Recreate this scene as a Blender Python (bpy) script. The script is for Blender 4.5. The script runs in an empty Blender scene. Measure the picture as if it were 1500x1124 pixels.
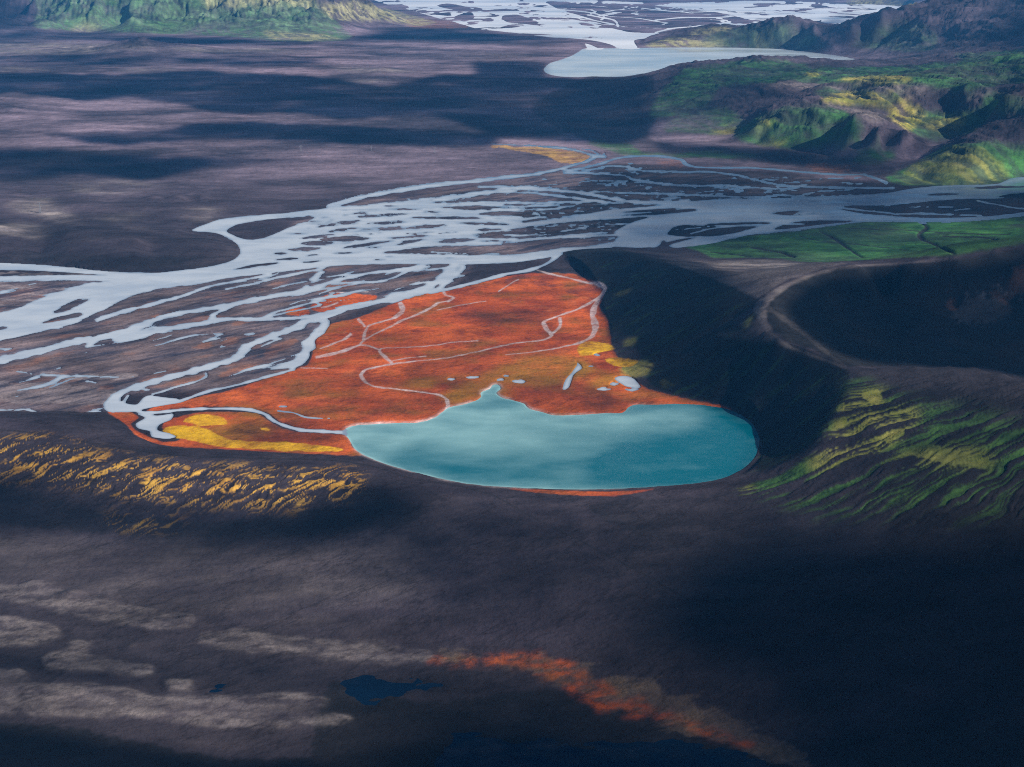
import bpy, math, random
import numpy as np
from mathutils import Vector

# ------------------------------------------------------------------ camera, sky, sun, exposure
PW, PH = 1500.0, 1124.0
HC = 700.0                      # flying height above the river plain
PITCH = math.radians(17.0)
FPX = 2083.0
cam_d = bpy.data.cameras.new("camera")
cam = bpy.data.objects.new("camera", cam_d)
bpy.context.scene.collection.objects.link(cam)
cam.location = (0, 0, HC)
cam.rotation_euler = (math.pi / 2 - PITCH, 0, 0)
cam_d.sensor_width = 36.0
cam_d.lens = 36.0 * FPX / PW
cam_d.clip_start = 1.0
cam_d.clip_end = 90000.0
S = bpy.context.scene
S.camera = cam

SUN_EL, SUN_AZ = math.radians(31.0), math.atan2(-0.40, 0.90)     # azimuth measured from +X, anticlockwise
SUN = Vector((math.cos(SUN_EL) * math.cos(SUN_AZ), math.cos(SUN_EL) * math.sin(SUN_AZ), math.sin(SUN_EL)))
W = bpy.data.worlds.new("World"); S.world = W; W.use_nodes = True
SKY_STRENGTH = 0.05
sun_d = bpy.data.lights.new("sun", 'SUN'); sun_d.energy = 5.0; sun_d.angle = math.radians(0.5); sun_d.color = (1.0, 0.915, 0.82)
sun = bpy.data.objects.new("sun", sun_d); S.collection.objects.link(sun)
sun.rotation_euler = SUN.to_track_quat('Z', 'Y').to_euler()
sun.location = (3000, -2000, 3000)
S.view_settings.view_transform = 'Standard'; S.view_settings.look = 'None'
S.view_settings.exposure = 0.5
S.cycles.pixel_filter_type = 'BLACKMAN_HARRIS'; S.cycles.filter_width = 1.0; S.view_settings.gamma = 1.0
S.cycles.max_bounces = 4; S.cycles.diffuse_bounces = 2; S.cycles.glossy_bounces = 2
S.cycles.transparent_max_bounces = 8; S.cycles.volume_bounces = 0
S.cycles.volume_step_rate = 1.0; S.cycles.use_denoising = False
HAZE_DENSITY = 2.5e-5
HAZE_COLOR = (0.07, 0.42, 1.0)

def nt_new(nt, kind, **kw):
    n = nt.nodes.new(kind)
    for k, v in kw.items():
        if k.startswith('i_'):
            n.inputs[k[2:].replace('_', ' ')].default_value = v
        else:
            setattr(n, k, v)
    return n

def build_world():
    nt = W.node_tree; nt.nodes.clear(); L = nt.links.new
    sky = nt_new(nt, 'ShaderNodeTexSky', sky_type='NISHITA', sun_disc=False)
    sky.sun_elevation = SUN_EL
    sky.sun_rotation = math.pi / 2 - SUN_AZ
    sky.altitude = 900; sky.air_density = 1.0; sky.dust_density = 0.2; sky.ozone_density = 5.0
    # broken cloud deck as seen from below: direction projected on a plane overhead
    tc = nt_new(nt, 'ShaderNodeTexCoord'); sp = nt_new(nt, 'ShaderNodeSeparateXYZ'); L(tc.outputs['Generated'], sp.inputs[0])
    zc = nt_new(nt, 'ShaderNodeMath', operation='MAXIMUM'); L(sp.outputs['Z'], zc.inputs[0]); zc.inputs[1].default_value = 0.04
    dv = nt_new(nt, 'ShaderNodeVectorMath', operation='DIVIDE'); L(tc.outputs['Generated'], dv.inputs[0])
    cb = nt_new(nt, 'ShaderNodeCombineXYZ')
    for k in range(3): L(zc.outputs[0], cb.inputs[k])
    L(cb.outputs[0], dv.inputs[1])
    no = nt_new(nt, 'ShaderNodeTexNoise', i_Scale=0.9, i_Detail=7.0, i_Roughness=0.55); L(dv.outputs[0], no.inputs['Vector'])
    mr = nt_new(nt, 'ShaderNodeMapRange', interpolation_type='SMOOTHSTEP'); L(no.outputs['Fac'], mr.inputs[0])
    mr.inputs[1].default_value = 0.50; mr.inputs[2].default_value = 0.72; mr.inputs[3].default_value = 0.0; mr.inputs[4].default_value = 0.7
    mx = nt_new(nt, 'ShaderNodeMix', data_type='RGBA'); L(mr.outputs[0], mx.inputs['Factor'])
    L(sky.outputs[0], mx.inputs['A']); mx.inputs['B'].default_value = (6.5, 7.2, 8.2, 1)
    bg = nt_new(nt, 'ShaderNodeBackground'); L(mx.outputs['Result'], bg.inputs['Color']); bg.inputs['Strength'].default_value = SKY_STRENGTH
    out = nt_new(nt, 'ShaderNodeOutputWorld'); L(bg.outputs[0], out.inputs['Surface'])
build_world()

# ------------------------------------------------------------------ noise
_rng = np.random.RandomState(7)
_perm = _rng.permutation(512); _perm = np.concatenate([_perm, _perm]).astype(np.int32)
_ga = _rng.rand(512) * 2 * np.pi; _gx, _gy = np.cos(_ga).astype(np.float32), np.sin(_ga).astype(np.float32)
def perlin(x, y, seed=0):
    x = np.asarray(x, np.float64) + seed * 17.31; y = np.asarray(y, np.float64) - seed * 9.77
    xi = np.floor(x); yi = np.floor(y); xf = (x - xi).astype(np.float32); yf = (y - yi).astype(np.float32)
    xi = xi.astype(np.int64) & 511; yi = yi.astype(np.int64) & 511
    def g(ix, iy, fx, fy):
        h = _perm[(_perm[ix & 511] + (iy & 511)) % 1024] & 511
        return _gx[h] * fx + _gy[h] * fy
    u = xf * xf * xf * (xf * (xf * 6 - 15) + 10); v = yf * yf * yf * (yf * (yf * 6 - 15) + 10)
    a = g(xi, yi, xf, yf); b = g(xi + 1, yi, xf - 1, yf); c = g(xi, yi + 1, xf, yf - 1); d = g(xi + 1, yi + 1, xf - 1, yf - 1)
    return ((a + u * (b - a)) + v * ((c + u * (d - c)) - (a + u * (b - a)))) * 1.5
from concurrent.futures import ThreadPoolExecutor
_pool = ThreadPoolExecutor(4)
def _par(fn):
    def run(x, y, *a, **k):
        x, y = np.broadcast_arrays(x, y)
        if x.size < 50000: return fn(x, y, *a, **k)
        return np.concatenate(list(_pool.map(lambda c: fn(c[0], c[1], *a, **k), zip(np.array_split(x, 8), np.array_split(y, 8)))))
    return run
@_par
def fbm(x, y, o=5, seed=0, gain=0.5, lac=2.03):
    s = 0; a = 1.0; t = 0
    for k in range(o):
        s = s + a * perlin(x, y, seed + k * 3); t += a; a *= gain; x = x * lac; y = y * lac
    return s / t
@_par
def ridged(x, y, o=5, seed=0, gain=0.5):
    s = 0; a = 1.0; t = 0
    for k in range(o):
        s = s + a * (1 - np.abs(perlin(x, y, seed + k * 3)) * 2); t += a; a *= gain; x = x * 2.07; y = y * 2.07
    return s / t
def sstep(a, b, x):
    t = np.clip((x - a) / (b - a), 0, 1); return t * t * (3 - 2 * t)

# ------------------------------------------------------------------ surveying: bearings measured from the air -> ground coordinates
def ray(px, py):
    cx = (np.asarray(px, float) - PW / 2) / FPX; cy = (np.asarray(py, float) - PH / 2) / FPX
    dx = cx; dy = math.cos(PITCH) - cy * math.sin(PITCH); dz = -math.sin(PITCH) - cy * math.cos(PITCH)
    return dx, dy, dz
def on_plane(px, py, z=0.0):
    dx, dy, dz = ray(px, py); dz = np.minimum(dz, -0.004); t = (HC - z) / -dz
    return dx * t, dy * t
def at_dist(px, py, d):
    dx, dy, dz = ray(px, py); t = d / dy
    return dx * t, dy * t, HC + dz * t

# ------------------------------------------------------------------ the terrain grid (finer near the viewpoint, coarser far away)
rows = []; y = 780.0
while y < 42000:
    rows.append(y)
    per = y * y / (HC * FPX) * (1 + (HC / y) ** 2)
    if y > 1950 and y < 5200: st = min(per * 0.9, 0.0030 * y)
    elif y <= 1950: st = per * 1.35
    else: st = min(per * 1.0, 0.0025 * y)
    if y > 19000: st = 0.012 * y
    y += st
RY = np.array(rows); NR = len(RY)
NC = 1280
SX = np.linspace(-0.43, 0.43, NC)
Y0 = HC * math.tan(PITCH)
GX = (SX[None, :] * (RY[:, None] + Y0)); GY = np.repeat(RY[:, None], NC, 1)
print("grid", NR, NC)
def to_ij(x, y):
    i = np.interp(y, RY, np.arange(NR)); j = (x / (y + Y0) - SX[0]) / (SX[1] - SX[0])
    return i, j
def sample(F, x, y):
    i, j = to_ij(x, y); i = np.clip(i, 0, NR - 1.001); j = np.clip(j, 0, NC - 1.001)
    i0 = i.astype(int); j0 = j.astype(int); a = i - i0; b = j - j0
    return (F[i0, j0] * (1 - a) * (1 - b) + F[i0 + 1, j0] * a * (1 - b) + F[i0, j0 + 1] * (1 - a) * b + F[i0 + 1, j0 + 1] * a * b)
def blur(F, r, n=2):
    F = F.astype(np.float32)
    r = (r, r) if np.isscalar(r) else r
    for _ in range(n):
        for ax in (0, 1):
            k = int(r[ax])
            if k < 1: continue
            P = np.pad(F, [(k + 1, k) if a == ax else (0, 0) for a in (0, 1)], mode='edge')
            C = np.cumsum(P, axis=ax, dtype=np.float64)
            if ax == 0: F = ((C[2 * k + 1:] - C[:-2 * k - 1]) / (2 * k + 1)).astype(np.float32)
            else: F = ((C[:, 2 * k + 1:] - C[:, :-2 * k - 1]) / (2 * k + 1)).astype(np.float32)
    return F

def fill(poly_ij, F, val=1.0, sub=3):
    """anti-aliased scanline fill of a closed outline given in grid indices"""
    P = np.asarray(poly_ij, float); n = len(P)
    i0 = max(0, int(P[:, 0].min())); i1 = min(NR - 1, int(P[:, 0].max()) + 1)
    A = P; B = np.roll(P, -1, 0)
    for r in range(i0, i1 + 1):
        cov = None
        for s in range(sub):
            yy = r - 0.5 + (s + 0.5) / sub
            m = ((A[:, 0] <= yy) & (B[:, 0] > yy)) | ((B[:, 0] <= yy) & (A[:, 0] > yy))
            if not m.any(): continue
            a = A[m]; b = B[m]
            xs = np.sort(a[:, 1] + (yy - a[:, 0]) / (b[:, 0] - a[:, 0]) * (b[:, 1] - a[:, 1]))
            if cov is None: cov = np.zeros(NC + 1)
            for k in range(0, len(xs) - 1, 2):
                x0, x1 = max(xs[k] + 0.5, 0), min(xs[k + 1] + 0.5, NC - 0.001)
                if x1 <= x0: continue
                a0, a1 = int(x0), int(x1)
                if a0 == a1: cov[a0] += x1 - x0
                else:
                    cov[a0] += a0 + 1 - x0; cov[a0 + 1:a1] += 1; cov[a1] += x1 - a1
        if cov is not None:
            c = np.clip(cov[:NC] / sub, 0, 1)
            F[r] = F[r] * (1 - c) + val * c
    return F

def smooth_line(pts, closed=False, step=4.0):
    P = np.array(pts, float); n = len(P); out = []
    rng = range(n if closed else n - 1)
    for k in rng:
        if closed: p0, p1, p2, p3 = P[(k - 1) % n], P[k], P[(k + 1) % n], P[(k + 2) % n]
        else: p0, p1, p2, p3 = P[max(k - 1, 0)], P[k], P[k + 1], P[min(k + 2, n - 1)]
        L = np.hypot(*(p2 - p1)[:2]); m = max(1, int(L / step))
        for q in range(m):
            t = q / m
            m1 = (p2 - p0) * 0.4; m2 = (p3 - p1) * 0.4
            out.append((2 * t**3 - 3 * t**2 + 1) * p1 + (t**3 - 2 * t**2 + t) * m1 + (-2 * t**3 + 3 * t**2) * p2 + (t**3 - t**2) * m2)
    if not closed: out.append(P[-1])
    return np.array(out)
def wobble(P, amp, sc=14.0, seed=1):
    x, y = P[:, 0], P[:, 1]
    r = P.copy()
    r[:, 0] += amp * 1.5 * fbm(x / sc, y / sc * 2, 3, seed); r[:, 1] += amp * fbm(x / sc, y / sc * 2, 3, seed + 40)
    return r

# ------------------------------------------------------------------ height survey
HP = []      # (X, Y, Z)
def hz(*pts):
    for px, py, z in pts:
        x, y = on_plane(px, py, z); HP.append((float(x), float(y), float(z)))
def hcrest(back, zb, *pts):
    for px, py, z in pts:
        x, y = on_plane(px, py, z); HP.append((float(x), float(y), float(z)))
        f = (y + back) / y; HP.append((float(x * f), float(y * f), float(z * zb)))
def hd(*pts):
    for px, py, d in pts:
        x, y, z = at_dist(px, py, d); HP.append((float(x), float(y), float(z)))

# river plain and flats
for py in (600, 560, 500, 450, 410, 370, 330, 290, 255):
    for px in (-250, -100, 60, 220, 380, 540, 700): hz((px, py, 0))
for py in (345, 300, 262, 240):
    for px in (860, 980, 1100, 1220, 1350, 1500, 1650): 
        if py > 250 or px < 1150: hz((px, py, 0))
hz((600, 640, 0), (700, 670, 0), (800, 660, 0), (900, 660, 0), (1000, 640, 0), (1060, 660, 0), (900, 600, 0), (700, 600, 0), (800, 560, 0), (850, 500, 0), (860, 450, 0), (820, 410, 0), (760, 560, 0), (860, 705, 0), (740, 705, 0), (650, 695, 0), (950, 705, 0), (1030, 695, 0), (1090, 670, 0), (1095, 630, 0), (1050, 605, 0), (980, 590, 0), (930, 565, 0))
# left headland above the river
hz((-50, 382, 3), (80, 388, 3), (200, 397, 2), (300, 388, 2), (350, 368, 2), (280, 338, 2), (200, 371, 24), (100, 365, 24), (0, 360, 24), (290, 358, 19), (330, 358, 8), (200, 350, 28), (100, 340, 28), (0, 330, 30), (260, 335, 15), (-100, 340, 30), (250, 300, 12), (120, 300, 15), (0, 290, 15))
for py in (230, 200, 170, 140, 110, 85, 65):
    for px in (-250, -60, 120, 300, 480, 660): hz((px, py, 6))
hz((60, 155, 30), (0, 150, 45), (-80, 150, 50), (140, 180, 15), (205, 57, 90), (180, 63, 20), (235, 64, 20), (560, 100, 30), (600, 103, 5), (520, 102, 8), (460, 96, 25))
hz((800, 200, 0), (880, 215, 0), (800, 150, 0), (740, 90, 0), (780, 60, 0), (850, 130, 2), (900, 120, 2), (700, 215, 3))
# far river plain
for py in (52, 40, 28, 16, 6, -4):
    for px in (560, 680, 800, 920): hz((px, py, 0))
hz((1000, 20, 0), (1100, 20, 0), (1200, 15, 0), (1050, 8, 0), (1200, 5, 0), (1000, -2, 0), (870, 66, 0), (1000, 78, 0), (1100, 75, 0), (1200, 80, 0), (850, 95, 0), (950, 95, 0))
# crater lake: near shore, left ridge, sand plateau
hz((850, 728, 5), (740, 733, 7), (640, 722, 8), (560, 703, 8), (1000, 724, 6), (1080, 712, 6))
hz((-200, 610, 24), (-60, 612, 24), (0, 613, 24), (80, 612, 24), (150, 616, 20), (200, 640, 13), (260, 662, 12), (340, 676, 13), (430, 684, 13), (500, 690, 12), (-200, 604, 2), (0, 603.5, 2), (120, 605, 3), (175, 625, 3), (230, 656, 2), (300, 663, 2), (420, 668, 3), (510, 668, 3))
hz((-200, 690, 4), (0, 690, 4), (150, 710, 2), (300, 730, 0), (450, 735, 2), (560, 750, 4), (-100, 760, -16), (100, 770, -18), (300, 790, -18), (450, 790, -14), (600, 790, -6), (750, 790, 2), (900, 790, 6), (1050, 780, 8), (1000, 850, 4), (800, 870, -4), (600, 870, -14), (400, 870, -19), (200, 860, -20), (0, 860, -21), (-200, 860, -22))
for px in (-200, 0, 150, 300, 450, 600): hz((px, 940, -24), (px, 1000, -25), (px, 1060, -25), (px, 1124, -25), (px, 1250, -25))
hz((750, 975, -22), (850, 1000, -23), (950, 1040, -24), (1080, 1080, -24), (1200, 1124, -24), (800, 1124, -25), (1000, 1124, -25), (800, 1250, -25), (1100, 1250, -25), (1350, 1250, -15), (1600, 1250, 0))
hz((800, 940, -14), (950, 950, -6), (1100, 990, -6), (1200, 1040, -8), (1350, 1100, -6), (1500, 1100, 5), (1100, 880, 5), (1300, 960, 8), (1500, 960, 18), (1200, 820, 9), (1400, 820, 16), (1600, 900, 30))
# slope below the right-hand crater rim
hz((1100, 740, 8), (1200, 770, 8), (1300, 780, 12), (1400, 780, 16), (1500, 770, 22), (1650, 760, 40), (1140, 695, 15), (1200, 700, 25), (1300, 700, 38), (1400, 700, 45), (1500, 690, 50), (1240, 640, 52), (1330, 640, 60), (1430, 640, 66), (1500, 630, 72), (1290, 580, 78), (1400, 590, 80), (1500, 595, 82), (1620, 600, 90))
# rim between lake bowl and slope
hz((1242, 545, 88), (1238, 575, 80), (1226, 605, 68), (1206, 635, 54), (1180, 662, 36), (1145, 685, 20), (1105, 700, 8))
# lake bowl wall
hz((1112, 650, 1), (1108, 625, 1), (1135, 620, 18), (1165, 600, 38), (1200, 575, 62), (1130, 660, 6), (1160, 650, 22), (1060, 594, 1), (1000, 583, 1), (965, 573, 1), (1100, 590, 22), (1050, 560, 26), (1000, 545, 22), (1100, 540, 50), (1150, 550, 60))
hz((1240, 541, 90), (1200, 522, 88), (1160, 503, 86), (1120, 497, 84), (1080, 495, 78), (1050, 490, 68))
# crease between the two dark slopes
hz((1108, 452, 100), (1075, 470, 78), (1040, 488, 56), (1005, 503, 36), (975, 518, 20), (950, 545, 6))
# western flank
hz((880, 430, 2), (893, 470, 2), (895, 500, 2), (925, 530, 2), (940, 470, 30), (1000, 470, 55), (1000, 430, 68), (940, 430, 42), (900, 400, 22), (950, 400, 50), (1050, 450, 82))
hz((828, 374, 2), (850, 368, 12), (880, 366, 26), (910, 370, 40), (950, 380, 56), (990, 392, 70), (1030, 405, 82), (1070, 420, 92), (1108, 438, 104))
hz((880, 363.5, 2), (930, 366, 3), (1000, 368, 6), (1000, 380, 30), (1060, 395, 50), (1100, 400, 62), (1060, 372, 10), (1120, 375, 8), (1160, 380, 26))
# saddle track crest and bowl rim
hz((1114, 455, 112), (1118, 440, 114), (1135, 425, 116), (1170, 408, 118), (1210, 395, 120), (1260, 389, 124), (1320, 386, 128), (1400, 378, 134), (1460, 368, 142), (1520, 360, 150), (1620, 352, 160))
hz((1120, 480, 106), (1140, 497, 98), (1180, 512, 93), (1220, 528, 91))
hz((1200, 383, 20), (1300, 380, 20), (1400, 372, 20), (1500, 358, 20), (1300, 355, 5), (1400, 345, 5), (1500, 335, 5), (1200, 360, 4), (1150, 360, 2), (1620, 335, 10))
# bowl floor and near rim
hz((1160, 460, 95), (1200, 495, 82), (1230, 450, 70), (1300, 440, 55), (1300, 500, 30), (1400, 450, 55), (1400, 500, 22), (1480, 440, 65), (1480, 510, 24), (1330, 420, 88), (1420, 410, 100), (1500, 400, 110), (1600, 480, 40), (1240, 510, 68))
hcrest(60, 0.65, (1290, 538, 92), (1340, 536, 92), (1390, 536, 94), (1430, 538, 97), (1470, 546, 98), (1510, 556, 99), (1600, 570, 105))
# hills beyond the river, right
hz((900, 222, 2), (960, 230, 1), (1040, 232, 1), (1120, 240, 1), (1200, 250, 1), (1285, 264, 1))
hz((905, 112, 6), (1000, 95, 80), (1050, 88, 110), (1110, 85, 130), (1200, 88, 115), (1270, 90, 90), (950, 104, 30), (880, 150, 4), (930, 180, 8), (960, 150, 45), (1000, 125, 95), (1060, 130, 105), (1000, 165, 45), (1060, 165, 55), (960, 205, 4), (1040, 195, 12), (1075, 200, 6))
hz((1085, 192, 22), (1110, 175, 85), (1150, 158, 125), (1200, 152, 145), (1250, 162, 150), (1290, 175, 135), (1325, 192, 95), (1370, 215, 28), (1110, 207, 6), (1160, 216, 5), (1220, 222, 6), (1150, 190, 55), (1220, 190, 65), (1290, 225, 18), (1270, 215, 34), (1240, 232, 8), (1330, 232, 8), (1300, 250, 4))
hz((1170, 138, 105), (1250, 150, 110), (1320, 165, 100))
hz((1130, 122, 140), (1200, 126, 160), (1270, 124, 172), (1340, 126, 180), (1410, 130, 186), (1470, 140, 190), (1520, 152, 190), (1240, 138, 135), (1330, 148, 130), (1400, 160, 110), (1440, 160, 125), (1340, 180, 70), (1390, 190, 55), (1440, 192, 50), (1360, 200, 40))
hz((1410, 192, 85), (1450, 178, 120), (1490, 172, 135), (1560, 175, 150), (1376, 216, 14), (1345, 232, 8), (1440, 205, 45))
hz((1350, 238, 38), (1390, 216, 78), (1430, 212, 98), (1480, 218, 110), (1540, 225, 115), (1420, 240, 50), (1480, 245, 45), (1320, 262, 2), (1370, 271, 1), (1450, 268, 1), (1510, 258, 3), (1600, 252, 6))
hz((1150, 105, 105), (1300, 108, 125), (1400, 108, 130), (1250, 98, 100), (1420, 100, 150), (1460, 88, 220), (1510, 78, 270), (1600, 80, 300), (1470, 122, 185), (1380, 92, 110), (1300, 88, 70))
# range beyond the second lake
hz((940, 70, 1), (1000, 70.5, 1), (1080, 70.5, 1), (1160, 73, 1), (1230, 79, 2), (1270, 82, 12), (1330, 84, 60))
hcrest(1300, 0.12, (950, 62, 12), (985, 50, 60), (1010, 42, 90), (1040, 38.5, 112), (1075, 42, 105), (1100, 40, 125), (1130, 33, 180), (1162, 24.5, 218), (1195, 34, 185), (1222, 40, 160), (1250, 34, 200), (1290, 22, 255), (1330, 9, 305), (1362, 2, 335), (1400, 6, 330), (1440, -4, 380), (1500, -18, 430), (1600, -25, 450))
hz((1000, 60, 35), (1060, 58, 50), (1120, 56, 70), (1170, 52, 90), (1210, 60, 60), (1260, 62, 70), (1320, 55, 120), (1385, 62, 120), (1380, 40, 200), (1450, 40, 230), (1440, 66, 140), (1300, 45, 150), (1350, 35, 210))
# range at upper left
for px in (-250, -120, 0, 60, 130, 190, 250, 330, 400, 470): hd((px, -45, 14600), (px, -75, 15200), (px, 15, 13250))
for px, py in ((-200, 42), (-80, 42), (0, 41), (60, 44), (120, 46), (180, 44), (250, 48), (330, 51), (400, 58), (440, 59), (490, 58), (513, 50)): hz((px, py, 2))
for px in (0, 60, 190, 300, 400): hd((px, 28, 12900))
hd((452, 0, 13800), (470, 16, 13500), (490, 33, 13100), (430, -20, 14200))
hz((540, 40, 0), (500, 2, 20), (480, 12, 50), (540, 16, 40), (560, 24, 2), (560, 5, 2))
hz((1290, -2, 60), (1330, 0, 80), (1260, 4, 5), (640, -20, 0), (800, -20, 0), (1000, -20, 0), (1200, -22, 0))
for sx in (-0.42, -0.2, 0, 0.2, 0.42): HP.append((sx * 40000, 40000.0, 0.0)); HP.append((sx * 27000, 27000.0, 30.0))
HP = np.array(HP)

def logpolar(x, y): return np.stack([x / (y + Y0) * 1.0, np.log(y) * 0.62], -1)
def build_height():
    C = logpolar(HP[:, 0], HP[:, 1]); n = len(C)
    D = np.hypot(C[:, None, 0] - C[None, :, 0], C[:, None, 1] - C[None, :, 1])
    A = np.zeros((n + 3, n + 3)); A[:n, :n] = -D + np.eye(n) * 2e-3 * 0.05
    Pn = np.concatenate([np.ones((n, 1)), C], 1); A[:n, n:] = Pn; A[n:, :n] = Pn.T
    b = np.concatenate([HP[:, 2], np.zeros(3)])
    w = np.linalg.solve(A, b)
    ri = np.linspace(0, NR - 1, NR // 2).round().astype(int); ci = np.linspace(0, NC - 1, NC // 2).round().astype(int)
    xs = GX[np.ix_(ri, ci)]; ys = GY[np.ix_(ri, ci)]; Q = logpolar(xs, ys).reshape(-1, 2)
    out = np.empty(len(Q))
    for k in range(0, len(Q), 8000):
        q = Q[k:k + 8000]; d = np.hypot(q[:, None, 0] - C[None, :, 0], q[:, None, 1] - C[None, :, 1])
        out[k:k + 8000] = -d @ w[:n] + w[n] + q @ w[n + 1:]
    Z = out.reshape(len(ri), len(ci))
    tmp = np.empty((NR, len(ci)))
    for c in range(len(ci)): tmp[:, c] = np.interp(np.arange(NR), ri, Z[:, c])
    Z2 = np.empty((NR, NC))
    for r in range(NR): Z2[r] = np.interp(np.arange(NC), ci, tmp[r])
    return blur(Z2, 1, 2)
Z = build_height()
print("height", Z.min(), Z.max())

def hit(px, py):
    """ground point met by a bearing: first crossing with the surveyed surface"""
    px = np.atleast_1d(np.asarray(px, float)); py = np.atleast_1d(np.asarray(py, float))
    dx, dy, dz = ray(px, py)
    ts = np.exp(np.linspace(math.log(800), math.log(41000), 1500))
    X = dx[:, None] / dy[:, None] * ts; Yv = np.repeat(ts[None], len(px), 0); ZZ = HC + dz[:, None] / dy[:, None] * ts
    h = sample(ZB, X, Yv); below = ZZ <= h
    k = np.where(below.any(1), below.argmax(1), len(ts) - 1); k = np.maximum(k, 1); r = np.arange(len(px))
    a = ZZ[r, k - 1] - h[r, k - 1]; b = ZZ[r, k] - h[r, k]; t = np.clip(a / np.where(a - b == 0, 1, a - b), 0, 1)
    yy = ts[k - 1] * (1 - t) + ts[k] * t
    return dx / dy * yy, yy
ZB = Z.copy()

def area(F, pts, val=1.0, amp=1.5, sc=14.0, seed=1, flat=False, step=4.0):
    P = wobble(smooth_line(pts, True, step), amp, sc, seed)
    x, y = on_plane(P[:, 0], P[:, 1]) if flat else hit(P[:, 0], P[:, 1])
    i, j = to_ij(x, y); fill(np.stack([i, j], 1), F, val)
def ribbon(F, pts, w, val=1.0, amp=0.7, seed=1, flat=True, vary=0.35):
    """strip along a line; w = full width (list or number) as seen"""
    pts = np.array(pts, float)
    if np.isscalar(w): w = [w] * len(pts)
    Q = smooth_line(np.column_stack([pts, w]), False, 3.0)
    P = wobble(Q[:, :2], amp, 16.0, seed); hw = Q[:, 2] * 0.5 * (1 + vary * fbm(Q[:, 0] / 18, Q[:, 1] / 9, 2, seed + 5) * 2)
    T = np.gradient(P, axis=0); T /= np.maximum(np.hypot(T[:, 0], T[:, 1])[:, None], 1e-6)
    Nn = np.stack([-T[:, 1], T[:, 0]], 1)
    hw = np.maximum(hw, 0.3)
    # a river seen at a low angle keeps its ground width, so runs towards the viewer look wider
    k = np.sqrt((np.abs(Nn[:, 1])) ** 2 + (1.9 * np.abs(Nn[:, 0])) ** 2)
    off = Nn * (hw * k)[:, None]
    R = np.concatenate([P + off, (P - off)[::-1]])
    x, y = on_plane(R[:, 0], R[:, 1]) if flat else hit(R[:, 0], R[:, 1])
    i, j = to_ij(x, y)
    # fill quad by quad to survive tight bends
    n = len(P); i1, j1 = i[:n], j[:n]; i2, j2 = i[n:][::-1], j[n:][::-1]
    for q in range(0, n - 1, 6):
        e = min(q + 8, n)
        pl = np.concatenate([np.stack([i1[q:e], j1[q:e]], 1), np.stack([i2[q:e], j2[q:e]], 1)[::-1]])
        fill(pl, F, val)
    return F
def newF(): return np.zeros((NR, NC), np.float32)
_fn = {}
def frag(F, r=2, amp=0.5, sc=30, seed=1, sy=0.8, w=0.12):
    """break the outline of a patch up into natural, ragged cover"""
    k = (sc, seed, sy)
    if k not in _fn: _fn[k] = fbm(GX / sc, GY / (sc * sy), 6, seed, 0.65)
    B = blur((F > .04).astype(np.float32), r, 2); v = blur(F, r, 2) / np.maximum(B, .05)
    return (v * sstep(.5 - w, .5 + w, B + amp * _fn[k])).astype(np.float32)
# ------------------------------------------------------------------ plan of the water
Wt = newF()      # rivers on the near plain
# main river, upper left to lower left
area(Wt, [(-260, 384), (-60, 383), (0, 385), (60, 388), (110, 392), (150, 397), (215, 400), (260, 397), (310, 390), (340, 382), (352, 371), (349, 361), (338, 351), (322, 343), (300, 340), (281, 338), (298, 330), (320, 322), (350, 318), (385, 315), (420, 312), (455, 308), (483, 305), (520, 302), (600, 300), (680, 296), (760, 300), (760, 345), (740, 371), (680, 372), (600, 369), (560, 371), (640, 373), (740, 374), (800, 367), (850, 358), (898, 356), (897, 363), (850, 366), (820, 371), (805, 377), (760, 384), (700, 387), (640, 387), (560, 387), (500, 389), (440, 395), (400, 400), (330, 408), (300, 415), (250, 421), (225, 426), (200, 431), (178, 440), (160, 450), (130, 464), (110, 474), (60, 486), (0, 499), (-80, 515), (-260, 540)], amp=1.0, flat=True, seed=3)
# wide eastern river
area(Wt, [(1660, 262), (1500, 259), (1460, 270), (1400, 271), (1340, 276), (1300, 283), (1260, 286), (1200, 290), (1160, 291), (1100, 291), (1060, 292), (1000, 296), (960, 302), (900, 307), (860, 313), (820, 318), (780, 325), (735, 330), (735, 340), (780, 338), (820, 331), (860, 326), (900, 321), (950, 318), (930, 325), (912, 333), (899, 340), (906, 347), (898, 355), (880, 361), (910, 362), (930, 363), (962, 362), (972, 352), (985, 363), (1010, 362), (1040, 358), (1070, 350), (1100, 344), (1120, 342), (1150, 338), (1180, 335), (1220, 330), (1260, 325), (1320, 324), (1380, 325), (1440, 322), (1500, 316), (1660, 305)], amp=1.0, flat=True, seed=4)
def isl(*pts, **k): area(Wt, list(pts), 0.0, amp=k.get('amp', 0.9), sc=9, seed=k.get('seed', 5), flat=True, step=3.0)
isl((332, 338), (345, 330), (380, 323), (420, 319), (462, 318), (445, 326), (420, 335), (400, 344), (370, 352), (350, 348), (337, 343))
isl((505, 299), (540, 288), (600, 278), (650, 273), (700, 272), (740, 275), (680, 281), (620, 288), (560, 296), (520, 300))
isl((1222, 305), (1250, 301), (1300, 301), (1350, 296), (1400, 292), (1450, 291), (1500, 290), (1660, 284), (1660, 300), (1500, 312), (1440, 318), (1380, 320), (1320, 318), (1270, 314), (1240, 309))
isl((1422, 276), (1460, 272), (1500, 273), (1660, 270), (1660, 276), (1500, 275), (1450, 277)); isl((1460, 289), (1490, 283), (1560, 284), (1560, 288), (1500, 290))
isl((977, 343), (985, 334), (1000, 330), (1040, 328), (1080, 326), (1130, 326), (1110, 333), (1070, 342), (1010, 347), (985, 345))
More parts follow.
